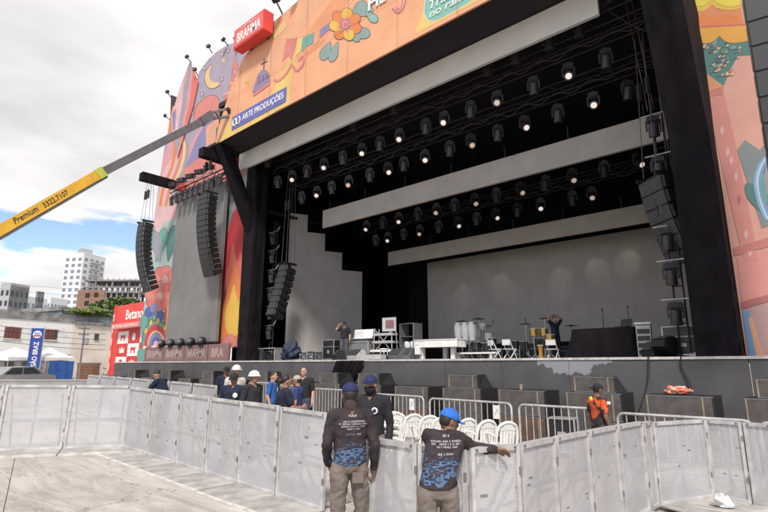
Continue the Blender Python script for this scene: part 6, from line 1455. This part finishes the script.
# unfinished brick building with concrete skeleton
BRK = pm('raw hollow brick', (.27,.15,.11), .9, c2=(.19,.11,.08), scale=2)
D = 120; c = atD(78,290,D); rt_ = RTV.copy(); fw_ = V((-math.sin(YAW),math.cos(YAW),0)); sc = D/FPX
ub_ = thing('unfinished_building', 'unfinished brick building with bare concrete columns on the roof', 'building', (c.x,c.y,0), math.atan2(rt_.y,rt_.x))
wB = 27*sc; wT = 62*sc; zc = c.z; z3 = atD(78,312,D).z
MB().bx(0,wB,0,8,-2,zc).build('brick_wall', BRK, ub_)
for i,(a,z_) in enumerate(((.3,.35),(.3,.72),(.7,.35),(.62,.74))): MB().bx(wB*a,wB*(a+.16),-.06,.05,z3+(zc-z3)*z_-.4,z3+(zc-z3)*z_+.7).build('window_opening', pm('black opening', (.02,.018,.017), .9), ub_)
for k in range(3): zz = z3+(zc-z3)*(.55+.55*k)-1.2; MB().bx(wB+.05 if k < 2 else 1.2,wT,0,8,zz,zz+.4).build('floor_slab', TDK, ub_)
for k in range(11):
    x_ = 1.2+(wT-1.4)*k/10; zlo = -2 if x_ > wB else zc
    for y_ in (.2,7.5): MB().bx(x_-.22,x_+.22,y_,y_+.45,zlo,zc+.9+1.3*((k*7)%3)/2).build('column', TDK, ub_)
    m = MB()
    for dx in (-.12,.12): m.cyl((x_+dx,.4,zc+.9),(x_+dx+.05,.4,zc+3.0),.04,n=4)
    m.build('rebar', SHUT, ub_)
MB().bx(1.0,wT,0,.3,zc+.5,zc+.85).build('ring_beam', TDK, ub_)
# ---- market tents, banner, car, pole and wires
def tent(u, d, w_, label):
    p = atD(u, 372, d); z0_ = gz(p.x,p.y); t = thing('market_tent', label, 'tent', (p.x,p.y,z0_), HROT+.15, 'white market tents'); h1 = 2.15; h2 = 3.0; cl_ = pm('white tent canvas', (.78,.77,.76), .7, bump=.2, bscale=3)
    a = w_/2; m = MB(); n = 6; vs = []; fs = []
    for s_ in range(4):
        ca = [(-a,-a),(a,-a),(a,a),(-a,a)]; c0_, c1_ = ca[s_], ca[(s_+1)%4]
        k0 = len(m.v); 
        for i in range(n+1):
            f = i/n; ww = (1-f)**1.25
            m.v += [(c0_[0]*ww,c0_[1]*ww,h1+(h2-h1)*f),(c1_[0]*ww,c1_[1]*ww,h1+(h2-h1)*f)]
        m.f += [(k0+2*i,k0+2*i+1,k0+2*i+3,k0+2*i+2) for i in range(n)]
    m.build('canopy', cl_, t, smooth=True)
    m = MB()
    for s_ in range(4): ca = [(-a,-a),(a,-a),(a,a),(-a,a)]; c0_, c1_ = ca[s_], ca[(s_+1)%4]; m.prism([(c0_[0],c0_[1],h1-.002),(c1_[0],c1_[1],h1-.002),(c1_[0],c1_[1],h1-.3),((c0_[0]+c1_[0])/2,(c0_[1]+c1_[1])/2,h1-.22),(c0_[0],c0_[1],h1-.3)],(.012,.012,0))
    m.build('valance', cl_, t)
    for sx in (-1,1):
        for sy in (-1,1): MB().cyl((sx*a*.97,sy*a*.97,0),(sx*a*.97,sy*a*.97,h1),.03,n=6).build('leg', ALU, t)
    return t
t_ = tent(12,42,3.4,'white peaked market tent at the left picture edge')
t_ = tent(47,43,2.7,'white peaked market tent with blue side sheet'); MB().bx(-1.0,1.3,-1.38,-1.345,.05,1.85).build('side_sheet', pm('blue tarpaulin', (.02,.12,.42), .6, c2=(.012,.07,.28), scale=2, bump=.4, bscale=2), t_); 
MB().bx(1.34,1.36,-1.3,1.3,.05,1.85).build('side_sheet', pm('blue tarpaulin', (.02,.12,.42), .6), t_)
p0 = atD(35.5,348,41); bz0 = atD(34,368,41).z; bz1 = atD(37,328,41).z; bw_ = 10.6*41/FPX
bn_ = thing('blue_banner', 'upright blue banner with white lettering between the two tents', 'banner', (p0.x,p0.y,gz(p0.x,p0.y)), YAW+R(30))
zb0 = bz0-gz(p0.x,p0.y); zb1 = bz1-gz(p0.x,p0.y)
MB().bx(-bw_/2,bw_/2,-.01,.01,zb0,zb1).build('cloth', pm('blue banner cloth', (.02,.06,.30), .6, bump=.2, bscale=3), bn_); MB().cyl((bw_/2+.03,.02,0),(bw_/2+.03,.02,zb1+.15),.03,n=8).build('pole', ALU, bn_)
tm = textmesh('SÃO BRAZ', 'lettering', WHITEPAINT, None, (0,0,0), (0,0,1), (-1,0,0), bw_*.5, (zb1-zb0)*.62, .004, bold=.02); tm.parent = bn_; tm.location = (bw_*.22,-.018,zb0+.12)
m = MB(); m.lathe([(.30,0),(.29,.012)],(0,-.012,zb1-.5),18,Matrix.Rotation(R(90),3,'X')); em = m.build('emblem', WHITEPAINT, bn_); m = MB(); m.box((0,-.03,zb1-.42),(.42,.008,.16)); m.build('emblem_top', pm('light blue print', (.2,.35,.7), .6), em); m = MB(); m.box((0,-.03,zb1-.6),(.46,.008,.12)); m.build('emblem_bar', RED, em)
# parked car, only its roof shows over the barriers
p = atD(12,381,30); cg = gz(p.x,p.y); ca = thing('parked_car', 'silver car of which only roof and windows show above the barriers', 'car', (p.x,p.y,cg), HROT)
sil = [(-2.0,.35),(-2.05,.75),(-1.7,.92),(-1.0,1.0),(-.55,1.42),(.7,1.46),(1.35,1.05),(2.0,.92),(2.1,.6),(2.05,.35)]
PAINT = pm('silver car paint', (.45,.45,.46), .3, .5)
MB().prism([(x_,-.82,z_) for x_,z_ in sil],(0,1.64,0)).build('body', PAINT, ca, smooth=True); 
for s_ in (-1,1):
    MB().prism([(x_,s_*.83,z_) for x_,z_ in ((-.88,1.02),(-.5,1.36),(.05,1.39),(.05,1.02))],(0,s_*.01,0)).build('window', GLASSD, ca); MB().prism([(x_,s_*.83,z_) for x_,z_ in ((.12,1.02),(.12,1.39),(.65,1.40),(1.15,1.05))],(0,s_*.01,0)).build('window', GLASSD, ca)
    for x_ in (-1.3,1.3): MB().cyl((x_,s_*.72,.32),(x_,s_*.86,.32),.32,n=16).build('wheel', DARKGREY, ca)
    MB().box((2.05,s_*.6,.7),(.1,.3,.14)).build('headlight', CHROME, ca)
# utility pole and power lines
pp = hp_(82,350,1.5); up = thing('utility_pole', 'thin grey utility pole with crossarms in front of the beige house', 'pole', (pp.x,pp.y,gz(pp.x,pp.y)), HROT); zT = hp_(83,325.5,1.5).z-up.location.z
MB().cyl((0,0,0),(0,0,zT+.1),.1,.07,10).build('post', TDK, up, smooth=True)
for z_ in (zT-.3,zT-.9): MB().box((0,0,z_),(1.1,.1,.1)).build('crossarm', TDK, up)
MB().box((.28,-.12,zT-1.6),(.35,.3,.7)).build('transformer', TGR, up); 
for i,(v0,v1,o_) in enumerate(((323,334,2.2),(327,340,2.2),(334,345,2.0),(338,350,2.1))):
    a = hp_(-60,v0-6,o_); b = hp_(106,v1,o_); mid = (a+b)/2-V((0,0,.25)); o = MB().tube(crom([a,a.lerp(mid,.5)-V((0,0,.08)),mid,mid.lerp(b,.5)-V((0,0,.08)),b],4,False),.022,5).build('power_line', CABLE); tag(o, f'black power line across the house fronts, {ORD[i]} from the top', 'cable', 'power lines in front of the houses')
for i,(v0,v1) in enumerate(((277,284),(284,290))):
    a = atD(-60,v0-3,60); b = atD(140,v1+6,75); mid = (a+b)/2-V((0,0,.6)); o = MB().tube(crom([a,mid,b],8,False),.018,4).build('power_line', CABLE); tag(o, f'high thin power line before the apartment towers, {("upper","lower")[i]} one', 'cable', 'high power lines')
# a person-less wooden barricade seen at the left of the tents
rf = thing('street_wall', 'low grey wall closing the street behind the barriers', 'wall', (-30,6,0)); 
a = atD(-60,381,27); b = atD(112,380.5,33); d_ = (b-a); d_.z = 0; nrm = V((d_.y,-d_.x,0)).normalized()*.15
m = MB(); m.prism([V((a.x,a.y,-.3)),V((b.x,b.y,-.3)),V((b.x,b.y,b.z)),V((a.x,a.y,a.z))], nrm); m.build('wall_face', pm('pale grey hoarding', (.42,.41,.40), .8, c2=(.32,.31,.30), scale=1.5), rf, w=True)
m = MB(); m.prism([V((a.x,a.y,a.z+.003))-nrm*.2,V((b.x,b.y,b.z+.003))-nrm*.2,V((b.x,b.y,b.z+.003))+nrm*1.2,V((a.x,a.y,a.z+.003))+nrm*1.2],(0,0,.06)); m.build('coping', pm('pale coping', (.58,.56,.54), .8), rf, w=True)
